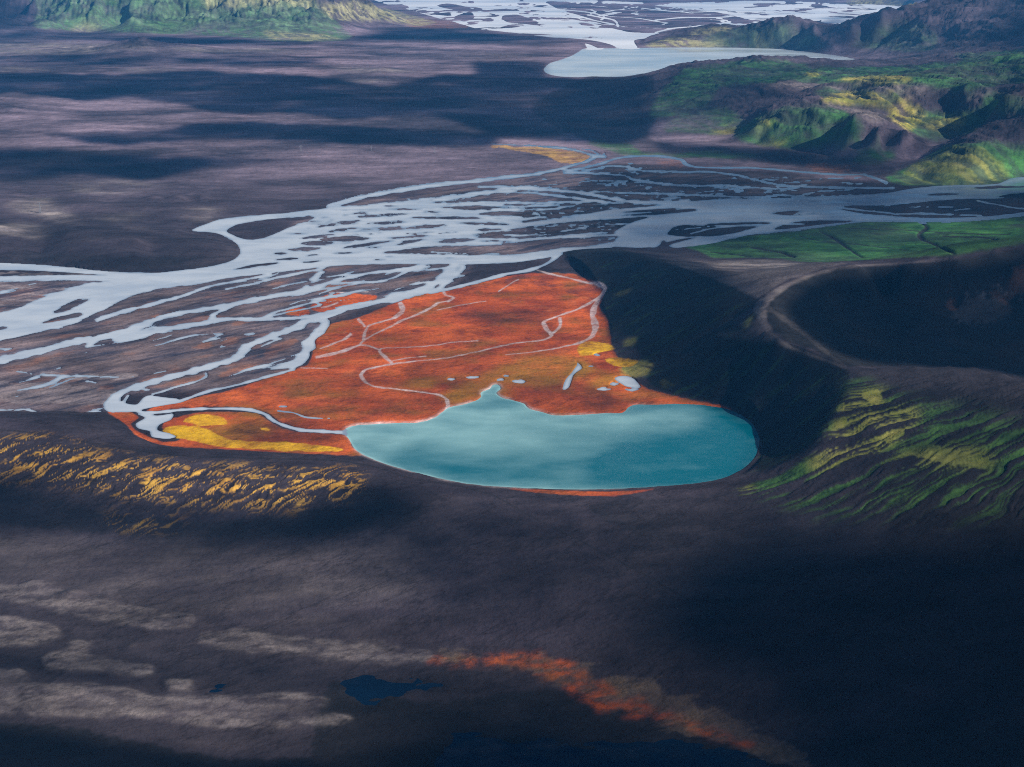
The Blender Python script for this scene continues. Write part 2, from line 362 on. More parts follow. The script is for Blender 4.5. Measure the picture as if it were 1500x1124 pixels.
isl((1133, 336), (1160, 326), (1200, 323), (1255, 324), (1200, 330), (1160, 335)); isl((1128, 313), (1160, 309), (1195, 313), (1160, 316)); isl((1330, 286), (1350, 284), (1330, 287)); isl((1352, 286), (1380, 283), (1412, 284), (1380, 287))
isl((740, 332), (770, 330), (735, 333)); isl((905, 316), (960, 311), (1010, 306), (1020, 309), (960, 315)); isl((905, 312), (950, 307), (1000, 305), (960, 310)); isl((959, 334), (963, 334), (962, 337))
isl((970, 357), (1000, 350), (1020, 348), (990, 356), (972, 362)); isl((1020, 346), (1060, 341), (1090, 339), (1050, 346))
isl((165, 396 + 8), (100, 403), (0, 405), (-200, 404), (-200, 398), (0, 396), (60, 397), (110, 400)); isl((163, 412), (120, 417), (60, 437), (0, 458), (-200, 490), (-200, 414), (0, 413), (80, 411))
isl((77, 460), (92, 448), (115, 438), (132, 438), (118, 446), (98, 456)); isl((60, 474), (80, 466), (118, 458), (122, 462), (90, 470)); isl((-5, 481), (10, 478), (12, 481), (0, 484))
isl((338, 396), (370, 388), (400, 385), (370, 392)); isl((220, 426), (245, 421), (235, 425)); isl((435, 322), (455, 315), (450, 325))
for (x0, y0, x1, y1, t) in [(466, 320, 545, 310, 3), (463, 333, 530, 323, 5), (478, 340, 525, 334, 4), (516, 339, 610, 334, 3), (434, 350, 492, 344, 4), (420, 366, 472, 364, 6), (438, 357, 490, 356, 7), (468, 351, 545, 349, 8), (522, 318, 602, 313, 4), (533, 328, 600, 325, 4), (595, 334, 658, 330, 5), (565, 307, 622, 307, 2), (598, 319, 716, 320, 4), (640, 304, 730, 303, 3), (498, 364, 582, 352, 4), (578, 359, 622, 350, 5), (640, 355, 700, 350, 6), (638, 343, 674, 340, 3), (690, 344, 742, 340, 5), (696, 347, 790, 344, 8), (662, 326, 750, 329, 4), (535, 363, 560, 362, 2), (398, 372, 424, 371, 3), (400, 381, 440, 378, 3), (440, 385, 475, 382, 2.5), (545, 381, 570, 380, 2), (560, 376, 580, 376, 1.5), (648, 378, 670, 378, 1.5), (380, 389, 412, 385, 3), (445, 375, 470, 373, 2), (380, 350, 400, 343, 2), (628, 297, 760, 287, 7), (660, 306, 760, 304, 5), (700, 314, 780, 312, 7), (725, 291, 800, 289, 4), (565, 350, 640, 344, 3), (590, 343, 640, 340, 3), (476, 328, 530, 327, 2), (560, 335, 590, 332, 2), (480, 372, 540, 369, 2), (690, 338, 740, 336, 3)]:
    n = 9; top = []; bot = []
    for q in range(n):
        f = q / (n - 1); hh = t * 0.5 * (math.sin(math.pi * min(1, f * 1.02)) ** 0.6 if 0 < f < 1 else 0)
        top.append((x0 + (x1 - x0) * f, y0 + (y1 - y0) * f - hh)); bot.append((x0 + (x1 - x0) * f, y0 + (y1 - y0) * f + hh))
    isl(*(top + bot[::-1][1:-1]), amp=1.5, seed=int(x0))
isl((740, 372), (775, 367), (830, 363), (860, 361), (893, 355), (904, 347), (893, 342), (860, 343), (800, 346), (740, 350)); isl((560, 370), (590, 366), (640, 361), (700, 360), (760, 358), (800, 359), (770, 366), (740, 371), (700, 372), (640, 369), (580, 371))
isl((740, 337), (790, 330), (850, 324), (900, 321), (935, 320), (915, 330), (900, 338), (860, 341), (800, 344), (740, 347), (720, 345))
isl((740, 305), (800, 308), (860, 309), (900, 304), (880, 300), (820, 300), (740, 299)); isl((740, 315), (800, 318), (860, 310), (800, 309), (760, 309))
def ch(pts, w, seed=1, amp=0.7, **k): ribbon(Wt, pts, w, 1.0, amp, seed, True, **k)
ch([(740, 355), (790, 350), (840, 345), (890, 341)], 3); ch([(735, 352), (830, 348), (905, 344)], 2.5, 2)
ch([(480, 306), (495, 299), (530, 289), (580, 280), (640, 271), (700, 265), (740, 260), (780, 256), (810, 250), (840, 242), (860, 236), (872, 230)], [8, 6, 5, 5, 5, 5, 5, 4, 3.5, 3, 3, 4], 7)
ch([(480, 312), (560, 302), (640, 293), (700, 284), (760, 277), (830, 276)], [12, 8, 6, 6, 5, 2], 8)
ch([(825, 250), (850, 247), (880, 240), (905, 232), (930, 229), (965, 229), (998, 234), (1003, 240), (1020, 245), (1060, 246), (1100, 246), (1140, 249), (1185, 253), (1230, 256), (1265, 256), (1282, 261), (1300, 269)], [3, 2.5, 2.5, 2.5, 2.5, 2.5, 3, 3, 2, 2, 2, 2, 2, 2, 2, 3, 4], 9)
ch([(922, 243), (920, 246), (930, 249), (960, 251), (1000, 252), (1040, 252), (1080, 257), (1100, 262), (1130, 269), (1160, 273), (1230, 275), (1310, 276)], 2.5, 10); ch([(825, 250), (850, 252), (890, 244), (920, 244)], 2, 11)
ch([(825, 254), (870, 254), (910, 257), (922, 260), (926, 263), (960, 268), (1000, 272), (1060, 272), (1100, 275), (1150, 277), (1170, 275)], 2.5, 12)
ch([(700, 274), (760, 274), (800, 278), (850, 283), (880, 288), (930, 296), (980, 297), (1010, 294)], [4, 4, 3, 3, 4, 5, 5, 6], 13)
ch([(760, 277), (850, 281), (930, 283), (1000, 285), (1060, 288), (1110, 289), (1150, 286), (1180, 290), (1260, 287)], 2, 14); ch([(1160, 290), (1200, 281), (1250, 278)], 1.3, 34)
ch([(735, 297), (800, 297), (860, 296), (875, 293)], 3, 15); ch([(720, 306), (800, 307), (830, 303)], 2.5, 16); ch([(735, 281), (780, 283), (840, 290), (900, 298)], 3, 17)
ch([(660, 204), (690, 206), (720, 211), (740, 212), (780, 214), (820, 217), (850, 222), (870, 228), (888, 230)], [0.8, 1, 1.2, 1.5, 1.8, 2, 2.5, 3.5, 4], 18, 0.5); ch([(884, 228), (885, 222), (882, 217)], 1.2, 19, 0.3); ch([(850, 219), (866, 220), (880, 228)], 1.5, 20, 0.3)
ch([(700, 300), (760, 303), (820, 300)], 2, 21); ch([(640, 322), (720, 325), (800, 318)], 3, 22)
ch([(1225, 304), (1270, 309), (1310, 313), (1370, 314), (1440, 316)], 1.6, 23); ch([(1290, 303), (1350, 303), (1400, 304)], 1, 24); ch([(1430, 294), (1460, 300), (1500, 306), (1600, 308)], 1.5, 25)
ch([(1010, 343), (1030, 338), (1050, 334), (1100, 330)], 1.4, 26); ch([(985, 338), (1010, 335), (1040, 332)], 1, 27)
# lower braids
ch([(-250, 575), (-60, 543), (0, 528), (60, 514), (110, 501), (150, 494), (180, 488), (210, 476), (240, 464), (270, 458), (320, 450), (370, 440), (400, 434), (440, 428), (470, 419), (500, 409), (540, 401), (580, 396), (622, 389)], [11, 11, 10, 9, 8, 8, 9, 8, 6, 6, 6, 6, 6, 7, 6, 5, 4, 4, 5], 30)
ch([(165, 498), (200, 491), (240, 483), (290, 475), (330, 468), (380, 468), (430, 466), (460, 463), (478, 460)], [8, 8, 7, 6, 6, 5, 4, 4, 4], 31)
ch([(292, 476), (308, 470), (312, 462), (330, 452), (345, 446)], 4, 32); ch([(206, 486), (215, 482), (235, 480), (260, 479)], 2, 33)
ch([(168, 602), (158, 594), (162, 585), (175, 577), (200, 567), (240, 555), (280, 545), (310, 536), (335, 529), (350, 521), (358, 512), (375, 502), (400, 492), (430, 481), (452, 470), (480, 461), (520, 449), (560, 441), (600, 431), (632, 418), (650, 405), (662, 394), (668, 386)], [6, 7, 7, 7, 8, 8, 7, 7, 8, 9, 8, 6, 7, 8, 10, 9, 8, 8, 9, 8, 8, 9, 9], 35)
ch([(468, 466), (476, 472), (472, 482), (460, 492), (452, 506), (446, 520), (436, 530), (424, 540)], [7, 8, 7, 8, 9, 9, 9, 6], 36)
ch([(432, 541), (400, 550), (370, 558), (340, 566), (310, 572), (285, 580), (262, 588), (230, 593), (205, 597)], [4, 3, 2.5, 3, 3, 3, 3, 3.5, 4], 37)
ch([(300, 546), (302, 552), (285, 560), (262, 566), (240, 573), (222, 578)], [1.5, 2, 2, 2, 2, 2], 38); ch([(260, 585), (235, 583), (215, 584)], 1.5, 39)
ch([(628, 430), (660, 423), (700, 413), (740, 402), (775, 396), (800, 387), (812, 378), (822, 369)], [3, 3.5, 3.5, 4, 4, 3, 3.5, 5], 40); ch([(600, 432), (640, 424), (665, 404), (675, 396), (678, 388)], [3, 4, 5, 6, 6], 41)
ch([(630, 390), (600, 397), (575, 408), (550, 413), (520, 414), (484, 416)], 2.5, 42); ch([(560, 398), (600, 397), (660, 392)], 2.5, 43)
ch([(140, 470), (180, 457), (230, 444), (270, 433), (300, 422), (330, 415), (360, 410), (398, 402)], [5, 5, 4, 3.5, 3, 3, 3, 2.5], 44); ch([(330, 424), (370, 416), (410, 406), (440, 400), (470, 394), (478, 390)], [2.5, 3, 3, 3.5, 3, 2], 45); ch([(455, 412), (465, 404), (474, 398)], [5, 5, 3], 46)
ch([(360, 470), (400, 463), (420, 458), (470, 448), (460, 443), (480, 440)], 1.5, 47); ch([(382, 468), (400, 459), (440, 448), (475, 437), (490, 428)], [2, 2.5, 3, 3, 2], 48)
ch([(480, 462), (495, 452), (520, 445)], 2, 49)
ch([(-250, 600), (0, 601), (30, 600), (50, 603), (60, 606), (110, 607), (150, 603)], [1.5, 1.5, 2, 3, 2, 1.5, 1.5], 50); ch([(40, 600), (52, 606)], 3, 51)
ch([(60, 549), (100, 551), (150, 552), (190, 554)], [2.5, 2, 1.5, 1], 52); ch([(190, 553), (220, 548), (245, 543)], 1, 53); ch([(18, 543), (48, 548)], 1.5, 54); ch([(125, 559), (142, 561)], 2, 55)
area(Wt, [(155, 601), (158, 590), (172, 580), (190, 578), (183, 590), (200, 593), (215, 580), (245, 583), (270, 588), (240, 594), (212, 599), (200, 603), (165, 604)], amp=0.7, flat=True); isl((176, 590), (177, 582), (186, 575), (198, 571), (188, 578), (181, 586))
ch([(195, 600), (212, 605), (235, 604), (262, 601), (300, 599), (340, 599), (368, 601), (388, 607), (400, 616), (415, 623), (440, 630), (470, 632), (506, 634)], [3, 4, 4, 3.5, 3.5, 3.5, 4, 4, 4, 4, 4, 4, 6], 56, 0.4)
area(Wt, [(200, 606), (213, 612), (199, 621), (203, 628), (220, 632), (222, 640), (245, 643), (258, 640), (247, 635), (230, 630), (234, 622), (250, 615), (254, 606), (232, 609)], amp=0.6, flat=True)
# ponds in the marsh
area(Wt, [(824, 571), (829, 556), (838, 546), (846, 534), (842, 528), (851, 536), (852, 540), (840, 549), (833, 568)], amp=0.4, sc=6, flat=True)
area(Wt, [(900, 554), (911, 551), (928, 554), (938, 568), (920, 567), (906, 560)], amp=0.6, sc=6, flat=True); 
PN = newF()
for px, py, a, b in [(885, 570, 14, 3), (900, 563, 9, 3), (926, 571, 14, 2.6), (875, 520, 7, 2.4), (661, 556, 8, 3), (692, 553, 14, 2.2), (732, 557, 8, 3.2), (760, 559, 13, 3.2), (741, 551, 7, 2), (415, 596, 9, 2.2), (868, 537, 11, 1.4)]:
    area(PN, [(px + a * math.cos(t * 0.9) , py + b * math.sin(t * 0.9)) for t in range(7)], amp=1.4, sc=5, flat=True, seed=int(px))
PN = sstep(.60, .78, blur(PN, 1, 1) * .9 + .75 * fbm(GX / 9, GY / 9, 4, 231, .6))
Wt = np.maximum(Wt, PN)
ch([(405, 602), (430, 605), (450, 612), (485, 613)], [1.5, 1.5, 2, 1], 57, 0.4)
# fine shingle bars and threads inside the braided belt
Belt = newF()
area(Belt, [(-300, 396), (0, 404), (165, 404), (330, 408), (420, 396), (560, 388), (640, 388), (690, 392), (650, 425), (600, 440), (520, 456), (470, 480), (450, 520), (425, 542), (300, 570), (170, 580), (150, 603), (0, 604), (-300, 610)], flat=True)
Belt2 = newF()
area(Belt2, [(500, 305), (560, 292), (640, 280), (740, 268), (820, 250), (900, 240), (1000, 250), (1200, 262), (1200, 290), (1000, 300), (900, 312), (900, 355), (740, 375), (560, 372), (420, 372), (430, 330)], flat=True)
BeltE = newF()
area(BeltE, [(820, 255), (880, 236), (1000, 240), (1100, 244), (1280, 262), (1310, 276), (1260, 288), (1100, 294), (900, 300), (760, 340), (740, 372), (900, 350), (960, 310), (1220, 306), (1660, 285), (1660, 312), (1500, 312), (1240, 325), (1130, 340), (980, 348), (960, 300)], flat=True)
flow = GX * 1.0; cross = GY - 0.16 * GX
wx = GX + 60 * fbm(GX / 260, GY / 160, 3, 3); wy = GY - 0.18 * GX + 45 * fbm(GX / 300, GY / 140, 3, 9)
ca, sa = math.cos(0.80), math.sin(0.80)
lu = GX * ca + GY * sa; lv = -GX * sa + GY * ca
lu = lu + 40 * fbm(GX / 200, GY / 200, 3, 211); lv = lv + 34 * fbm(GX / 190, GY / 190, 4, 212)
thread = np.abs(fbm(lu / 420, lv / 52, 2, 21)); thread2 = np.abs(fbm(wx / 260, wy / 40, 3, 25))
Wt = np.maximum(Wt, sstep(0.035, 0.012, thread2) * blur(Belt2, 4) * sstep(-0.1, 0.25, fbm(GX / 500, GY / 200, 2, 31)))
thr3 = np.abs(fbm(wx / 300, wy / 24, 2, 221, .5)); Wt = np.maximum(Wt, sstep(1.25, .6, thr3 / np.maximum(.065 * sstep(-.25, .2, fbm(GX / 400, GY / 260, 2, 222)), 1e-4)) * blur(Belt2, 4) * .95)
thr5 = np.abs(fbm(wx / 600, wy / 60, 2, 225, .5)); Wt = np.maximum(Wt, sstep(1.25, .6, thr5 / np.maximum(.045 * sstep(-.2, .2, fbm(GX / 500, GY / 200, 2, 226)), 1e-4)) * blur(BeltE, 4) * .9)
bars = sstep(0.24, 0.34, fbm(wx / 170, wy / 22, 5, 41, .6)) * blur(Belt2, 6)
Wt = Wt * (1 - 0.95 * bars)
Wt = np.maximum(Wt, sstep(1.3, 0.6, thread / np.maximum(0.050 * sstep(-0.30, 0.20, fbm(GX / 420, GY / 360, 2, 33)), 1e-4)) * blur(Belt, 5) * 0.9)
# second lake and the far river plain
Lk2 = newF()
area(Lk2, [(797, 102), (806, 93), (822, 88), (840, 81), (850, 75), (858, 71.5), (900, 71), (980, 70), (1060, 70), (1130, 71.5), (1180, 76), (1220, 81), (1252, 88), (1235, 90.5), (1150, 87), (1100, 86), (1050, 90), (1010, 97), (985, 107), (960, 111), (900, 113), (870, 112), (845, 113), (820, 112), (803, 108)], amp=0.35, sc=20, flat=True)
Far = newF()
area(Far, [(548, -6), (560, 4), (600, 14), (640, 25), (665, 32), (700, 42), (760, 49), (800, 54), (838, 58), (870, 63), (905, 70), (932, 71), (936, 60), (955, 55), (970, 49), (1000, 38), (1100, 40), (1200, 42), (1280, 30), (1330, 12), (1300, 8), (1200, 4), (1100, 2), (960, 5), (800, -3), (700, -8)], amp=0.5, flat=True)
area(Far, [(838, 58), (858, 65), (862, 72), (880, 71.5), (868, 66)], amp=0.2, flat=True)
FW = Far.copy()
fx = GX + 900 * fbm(GX / 2600, GY / 3000, 3, 51); fy = GY + 1400 * fbm(GX / 2600, GY / 3500, 3, 53)
mudW = sstep(-0.02, 0.05, fbm(fx / 430, fy / 1150, 6, 55, 0.64) + 0.10 + 0.25 * sstep(0.05, 0.0, np.abs(fbm(fx / 900, fy / 2600, 4, 57))))          # bars among white water
def fisl(*pts): area(FW, list(pts), 0.0, amp=0.5, sc=16, flat=True, seed=int(pts[0][0]))
FW *= np.maximum(mudW, 1 - sstep(11500, 12800, GY + 2.0 * np.abs(GX - 900)))
FWm = FW.copy()
for pts in [[(640, 8), (655, 5), (680, 9), (690, 13), (672, 15), (650, 12)], [(560, 8), (590, 6), (600, 12), (575, 13)], [(665, 25), (690, 17), (695, 26), (680, 32)], [(703, 29), (720, 26), (725, 31), (710, 32)], [(735, 24), (760, 22), (790, 33), (775, 36), (740, 32)], [(640, 20), (660, 18), (662, 23), (645, 23)]]:
    area(FW, pts, 0.0, amp=0.8, sc=10, flat=True)
# inner dark delta right of centre
ddn = sstep(-0.02, 0.06, fbm(fx / 500, fy / 1300, 6, 58, 0.62) - 0.02)
DD = newF(); area(DD, [(800, 2), (900, 5), (1000, 12), (1060, 20), (1090, 30), (1000, 40), (975, 48), (930, 48), (905, 44), (880, 36), (850, 24), (820, 14), (800, 8)], amp=0.8, flat=True)
FW = FW * (1 - DD * (1 - 0.0 * ddn))
FW = np.maximum(FW, DD * sstep(0.035, 0.015, np.abs(fbm(fx / 700, fy / 2400, 4, 59))))
DT = newF()
for pts, w in [([(770, 0), (800, 6), (815, 14), (830, 19), (850, 24), (870, 30), (900, 36)], 1.4), ([(815, 14), (860, 18), (885, 24), (880, 30)], 1.2), ([(860, 22), (900, 30), (905, 40)], 1.5), ([(960, 48), (985, 42), (1010, 40), (1060, 36)], 1.6), ([(960, 30), (1000, 26), (1050, 26), (1090, 22)], 1.2), ([(940, 12), (1000, 18), (1080, 16)], 1.0), ([(1080, 24), (1140, 27), (1200, 30)], 2), ([(780, 30), (840, 30), (880, 38)], 1.2)]:
    ribbon(DT, pts, w, 1.0, 0.5, int(w * 10), True)
FW = np.maximum(FW, DT * 0.95)
for pts in [[(690, 52.5), (760, 54.5), (830, 56), (865, 59), (890, 64), (903, 69), (890, 71.5), (876, 71), (864, 66), (838, 60), (790, 56)], [(762, 49), (800, 50.5), (812, 52), (780, 51.5)], [(928, 60), (940, 57), (962, 57), (965, 66), (940, 71), (932, 68)]]:
    area(FW, pts, 0.0, amp=0.25, flat=True)
FW = np.maximum(FW, 0)
# crater lake
Lk = newF()
area(Lk, [(503, 634), (507, 628), (520, 624), (545, 622), (580, 620), (603, 620), (625, 617), (640, 610), (651, 602), (657, 597), (675, 594), (698, 587), (705, 581), (704, 575), (718, 570), (722, 564), (730, 564), (733, 570), (726, 576), (735, 583), (752, 587), (768, 592), (775, 599), (800, 606), (815, 609), (850, 608), (880, 606), (912, 605), (920, 597), (930, 593), (960, 593), (1000, 592), (1030, 594), (1060, 598), (1085, 607), (1100, 620), (1110, 635), (1112, 650), (1105, 670), (1090, 685), (1060, 700), (1020, 708), (960, 713), (900, 716), (840, 717), (780, 715), (720, 712), (680, 708), (640, 700), (600, 690), (560, 678), (530, 665), (518, 655), (511, 643)], amp=0.7, sc=18, flat=True, step=3)
# foreground pools (lower level)
LV = -25.0
def areaL(F, pts, amp=1.5, seed=1, sc=20, val=1.0):
    P = wobble(smooth_line(pts, True, 5), amp, sc, seed); x, y = on_plane(P[:, 0], P[:, 1], LV); i, j = to_ij(x, y); fill(np.stack([i, j], 1), F, val)
Pl = newF()
areaL(Pl, [(505, 1000), (530, 992), (570, 998), (620, 999), (655, 1003), (620, 1008), (580, 1016), (545, 1025), (515, 1020)], 3)
areaL(Pl, [(302, 1012), (315, 1003), (335, 1004), (328, 1012)], 2)
areaL(Pl, [(655, 1160), (660, 1085), (690, 1080), (730, 1088), (780, 1090), (840, 1096), (900, 1092), (940, 1088), (1000, 1092), (1060, 1100), (1120, 1115), (1160, 1180), (900, 1200)], 4)
P_ = smooth_line([(700, 1085), (706, 1068), (700, 1050), (698, 1045)], False, 4)
for q in range(len(P_) - 1): areaL(Pl, [(P_[q, 0] - 2, P_[q, 1]), (P_[q, 0] + 2, P_[q, 1]), (P_[q + 1, 0] + 2, P_[q + 1, 1]), (P_[q + 1, 0] - 2, P_[q + 1, 1])], 0)
Wt0 = blur(Wt, 1, 1); e_ = blur(Wt, (2, 3), 2)
ragn = np.where(Belt > Belt2, fbm(lu / 46, lv / 14, 4, 43, 0.65), fbm(wx / 46, wy / 10, 4, 43, 0.65)) * 0.8
Wt = Wt0 + 0.95 * ragn * np.clip(4 * e_ * (1 - e_), 0, 1) * (blur(Belt, 4) + blur(Belt2, 4)).clip(0, 1)
Wt = np.clip(0.5 + (Wt - 0.5) * 1.3, 0, 1); Wt = np.where(e_ < 0.002, 0, Wt) * (1 - Lk)
FWb = blur(FW, 1, 1); Lkb = blur(Lk, 1, 1); Lk2b = blur(Lk2, 1, 1); Plb = blur(frag(Pl, 5, 1.1, 34, 44, .45, .4), 1, 1)
print("water plans done")

# ------------------------------------------------------------------ terrain relief
# flat valley floors
Flat = newF()
area(Flat, [(-300, 380), (0, 386), (150, 398), (220, 401), (300, 392), (346, 380), (355, 368), (340, 350), (282, 336), (330, 316), (480, 302), (640, 268), (780, 254), (850, 236), (900, 224), (1000, 226), (1150, 238), (1290, 260), (1400, 270), (1500, 256), (1700, 250), (1700, 310), (1500, 318), (1260, 327), (1100, 346), (985, 366), (900, 364), (828, 372), (850, 395), (882, 430), (880, 450), (893, 480), (898, 520), (930, 558), (965, 574), (1060, 594), (1110, 620), (1120, 650), (1100, 692), (1020, 712), (850, 722), (700, 716), (560, 684), (515, 668), (400, 666), (280, 662), (215, 650), (180, 625), (165, 606), (0, 606), (-300, 608)], amp=1, flat=True)
Flat = np.maximum(Flat, np.maximum(blur(Lk2, 2) > 0.02, blur(Far, 2) > 0.02).astype(np.float32))
FlB = np.maximum(blur(Flat, 5, 2), 0); FlB = np.clip(FlB * 2 - 0.6, 0, 1)
FlL = newF(); areaL(FlL, [(-300, 935), (0, 925), (200, 930), (320, 945), (450, 960), (640, 968), (760, 990), (900, 1020), (1040, 1062), (1160, 1105), (1300, 1200), (1300, 1300), (-300, 1300)]); FlL = blur(FlL, 14, 2)
hgt = np.clip(Z, 0, None)
rug = np.clip((Z - 6) / 70, 0, 1)                       # hills take erosion, flats do not
far = sstep(4500, 10500, GY)
near = 1 - sstep(3200, 4600, GY)
# eroded ribs running down the slopes
gyy = np.gradient(Z, axis=0) / np.gradient(GY, axis=0); gxx = np.gradient(Z, axis=1) / np.gradient(GX, axis=1)
wX = GX + 90 * fbm(GX / 500, GY / 500, 3, 61); wY = GY + 90 * fbm(GX / 500, GY / 500, 3, 62)
rid_big = ridged(wX / 1100, wY / 1100, 7, 63, 0.56); rid_mid = ridged(wX / 420, wY / 420, 6, 67, 0.55)
Z = Z + rug * (far * (rid_big - 0.45) * np.where(GX > 0, 75, 130) * sstep(40, 200, Z) + (1 - near) * (rid_mid - 0.45) * 32)
str_far = ridged(wX / 300 + 0.15 * wY / 300, wY / 1900, 5, 163, 0.6); str_mid = ridged((wX + 0.5 * wY) / 75, wY / 330, 5, 165, 0.6)
Z = Z + far * rug * sstep(30, 160, Z) * (str_far - .4) * np.where(GX > 0, 34, 66) + rug * (1 - near) * (1 - far) * sstep(10, 60, Z) * (str_mid - .4) * 13
GUL = newF(); area(GUL, [(1100, 700), (1120, 690), (1180, 662), (1226, 605), (1240, 560), (1290, 548), (1500, 560), (1640, 575), (1640, 765), (1500, 760), (1300, 770), (1150, 735), (1080, 722)], amp=2)
GULb = blur(GUL, 6, 2)
GL = newF(); area(GL, [(-200, 632), (0, 640), (60, 638), (150, 662), (300, 680), (480, 684), (535, 695), (530, 722), (440, 748), (330, 760), (200, 752), (100, 740), (0, 722), (-200, 700)], amp=3)
GLb = blur(GL, 5, 2)
# rills run from upper right to lower left down both slopes
def rills(ax, ay, bx, by, wid, lng, seed, warp=1.0):
    x0, y0 = hit([ax], [ay]); x1, y1 = hit([bx], [by]); dxx, dyy = float(x1[0] - x0[0]), float(y1[0] - y0[0]); L = math.hypot(dxx, dyy); dxx /= L; dyy /= L
    u = GX * dxx + GY * dyy; v = -GX * dyy + GY * dxx
    v = v + warp * wid * 1.4 * fbm(u / (wid * 7), v / (wid * 5), 3, seed + 7); 
    return u, v
u1, v1 = rills(1430, 615, 1215, 718, 9, 120, 71)
mr_ = (GULb > .5); um_, vm_ = float(np.median(u1[mr_])), float(np.median(v1[mr_])); v1 = vm_ + (v1 - vm_) / np.clip(1 + 0.0016 * (u1 - um_), .45, 2.2)
rl1 = (fbm(u1 / 260, v1 / 12.0, 3, 72, 0.55) * .7 + fbm(u1 / 150, v1 / 5.5, 3, 73, 0.55) * .6)
u2, v2 = rills(420, 690, 350, 730, 7, 60, 75, 1.6)
wv_ = v2 + 10 * fbm(u2 / 30, v2 / 30, 4, 176); wu_ = u2 + 14 * fbm(u2 / 34, v2 / 26, 4, 177)
vein = np.abs(fbm(wu_ / 120, wv_ / 12, 2, 178, 0.5)); rl2 = fbm(u2 / 110, v2 / 7.0, 3, 76, 0.6)
Z = Z + GULb * rl1 * 5.0 + GLb * rl2 * 2.2
hr_ = sstep(-250, -420, GX) * (GY > 2800) * (GY < 3900); Z = Z * (1 - hr_ * np.clip(blur(Flat, (9, 14), 2) * 1.7, 0, 1))
# gentle dunes / ash drifts
roll = fbm(GX / 340, GY / 260, 5, 81); fine = fbm(GX / 38, GY / 30, 4, 85); micro = fbm(GX / 9, GY / 7, 3, 87)
Z = Z + (1 - FlB) * (roll * (3 + 5 * far) + fine * (1.3 + 1.4 * (1 - near)) + micro * 0.35 * near)
# scree ribs on the dark crater walls
STE = newF(); area(STE, [(885, 380), (1108, 440), (1080, 495), (1242, 545), (1226, 605), (1180, 660), (1115, 680), (1112, 640), (1060, 596), (960, 570), (895, 500), (882, 430)], amp=2); STEb = blur(STE, 4)
u3, v3 = rills(1190, 540, 1120, 600, 8, 80, 91)
Z = Z + STEb * fbm(u3 / 120, v3 / 16.0, 4, 92) * 0.9
# headland foot, pits
Hd = newF(); area(Hd, [(-100, 372), (100, 372), (200, 376), (300, 366), (350, 362), (352, 374), (300, 392), (210, 399), (80, 390), (-100, 386)], amp=1.5); Hdb = blur(Hd, 3)
Z = Z + Hdb * 1.0 * fbm(GX / 24, GY / 200, 4, 95)
for px, py, r, hh in [(262, 292, 34, 14), (224, 292, 26, 10), (292, 290, 26, 10), (248, 284, 30, -12), (281, 292, 26, -12), (165, 292, 40, -8), (205, 60, 60, 16), (105, 873, 13, 6), (276, 906, 10, 3.5), (56, 858, 20, 4)]:
    x, y = hit([px], [py]); Z += hh * np.exp(-((GX - x[0]) ** 2 + ((GY - y[0]) / (1.5 if py < 500 else 0.9)) ** 2) / (r * r * (1 + 0.3 * fine)))
LB = newF()   # pale lens-shaped ash banks on the dark wash at lower left
for k, pts in enumerate([[(-300, 905), (0, 906), (40, 907), (75, 915), (94, 930), (60, 945), (0, 950), (-300, 950)], [(95, 945), (112, 940), (142, 945), (125, 952), (100, 952)], [(75, 958), (120, 960), (180, 970), (222, 978), (228, 990), (195, 995), (150, 988), (100, 985), (60, 978)], [(-300, 975), (0, 980), (35, 985), (20, 998), (-300, 1005)], [(235, 1000), (260, 996), (285, 1002), (282, 1012), (255, 1014)], [(-300, 1000), (60, 1004), (120, 1003), (180, 1008), (230, 1024), (300, 1020), (350, 1022), (420, 1018), (470, 1025), (484, 1035), (440, 1043), (500, 1048), (520, 1060), (440, 1068), (300, 1066), (200, 1054), (60, 1052), (0, 1050), (-300, 1052)], [(282, 936), (300, 928), (340, 924), (400, 930), (500, 940), (600, 950), (640, 960), (600, 972), (520, 970), (430, 962), (340, 955)], [(-300, 860), (0, 862), (60, 858), (100, 872), (200, 890), (285, 905), (288, 918), (240, 924), (190, 918), (110, 905), (0, 885), (-300, 880)], [(180, 946), (200, 944), (205, 949), (190, 951)]]):
    areaL(LB, pts, 4, k + 3)
LBb = blur(LB, 4, 2)
wash = FlL * (1 - LBb)
Z = Z * (1 - FlL) + FlL * (LV + 0.7 + 0.3 * fine + LBb * 2.6 + 0.25 * micro)
Z = Z - FlL * Plb * 2.2
# valley floor with the channels cut in
bank = 1.15 + 0.5 * fbm(GX / 60, GY / 45, 4, 99) + 0.25 * micro
mW = np.maximum(Wt, Lkb)
Zf = bank * (1 - mW) - 1.6 * mW
Zff = (3.0 + 1.0 * fbm(GX / 400, GY / 500, 3, 98)) * (1 - np.maximum(FWb, Lk2b)) - 5.0 * np.maximum(FWb, Lk2b)
farm = (GY > 6000)
Z = Z * (1 - FlB) + np.where(farm, Zff, Zf) * FlB
Z = np.where(mW > 0.0, np.minimum(Z, np.where(mW > 0.5, -0.2 - (mW - 0.5) * 2.5, 9e9)), Z)
Z = np.where(np.maximum(FWb, Lk2b) > 0.5, -3.0, Z)
dry = (np.maximum.reduce([mW, FWb, Lk2b]) <= 0.0) & (FlL < 0.01)
Z = np.where(dry, np.maximum(Z, 0.45) , Z) if False else np.where(dry & (GY > 2600) | dry & (FlB > 0.3), np.maximum(Z, 0.45), Z)
ZB = Z.copy()
print("relief done")
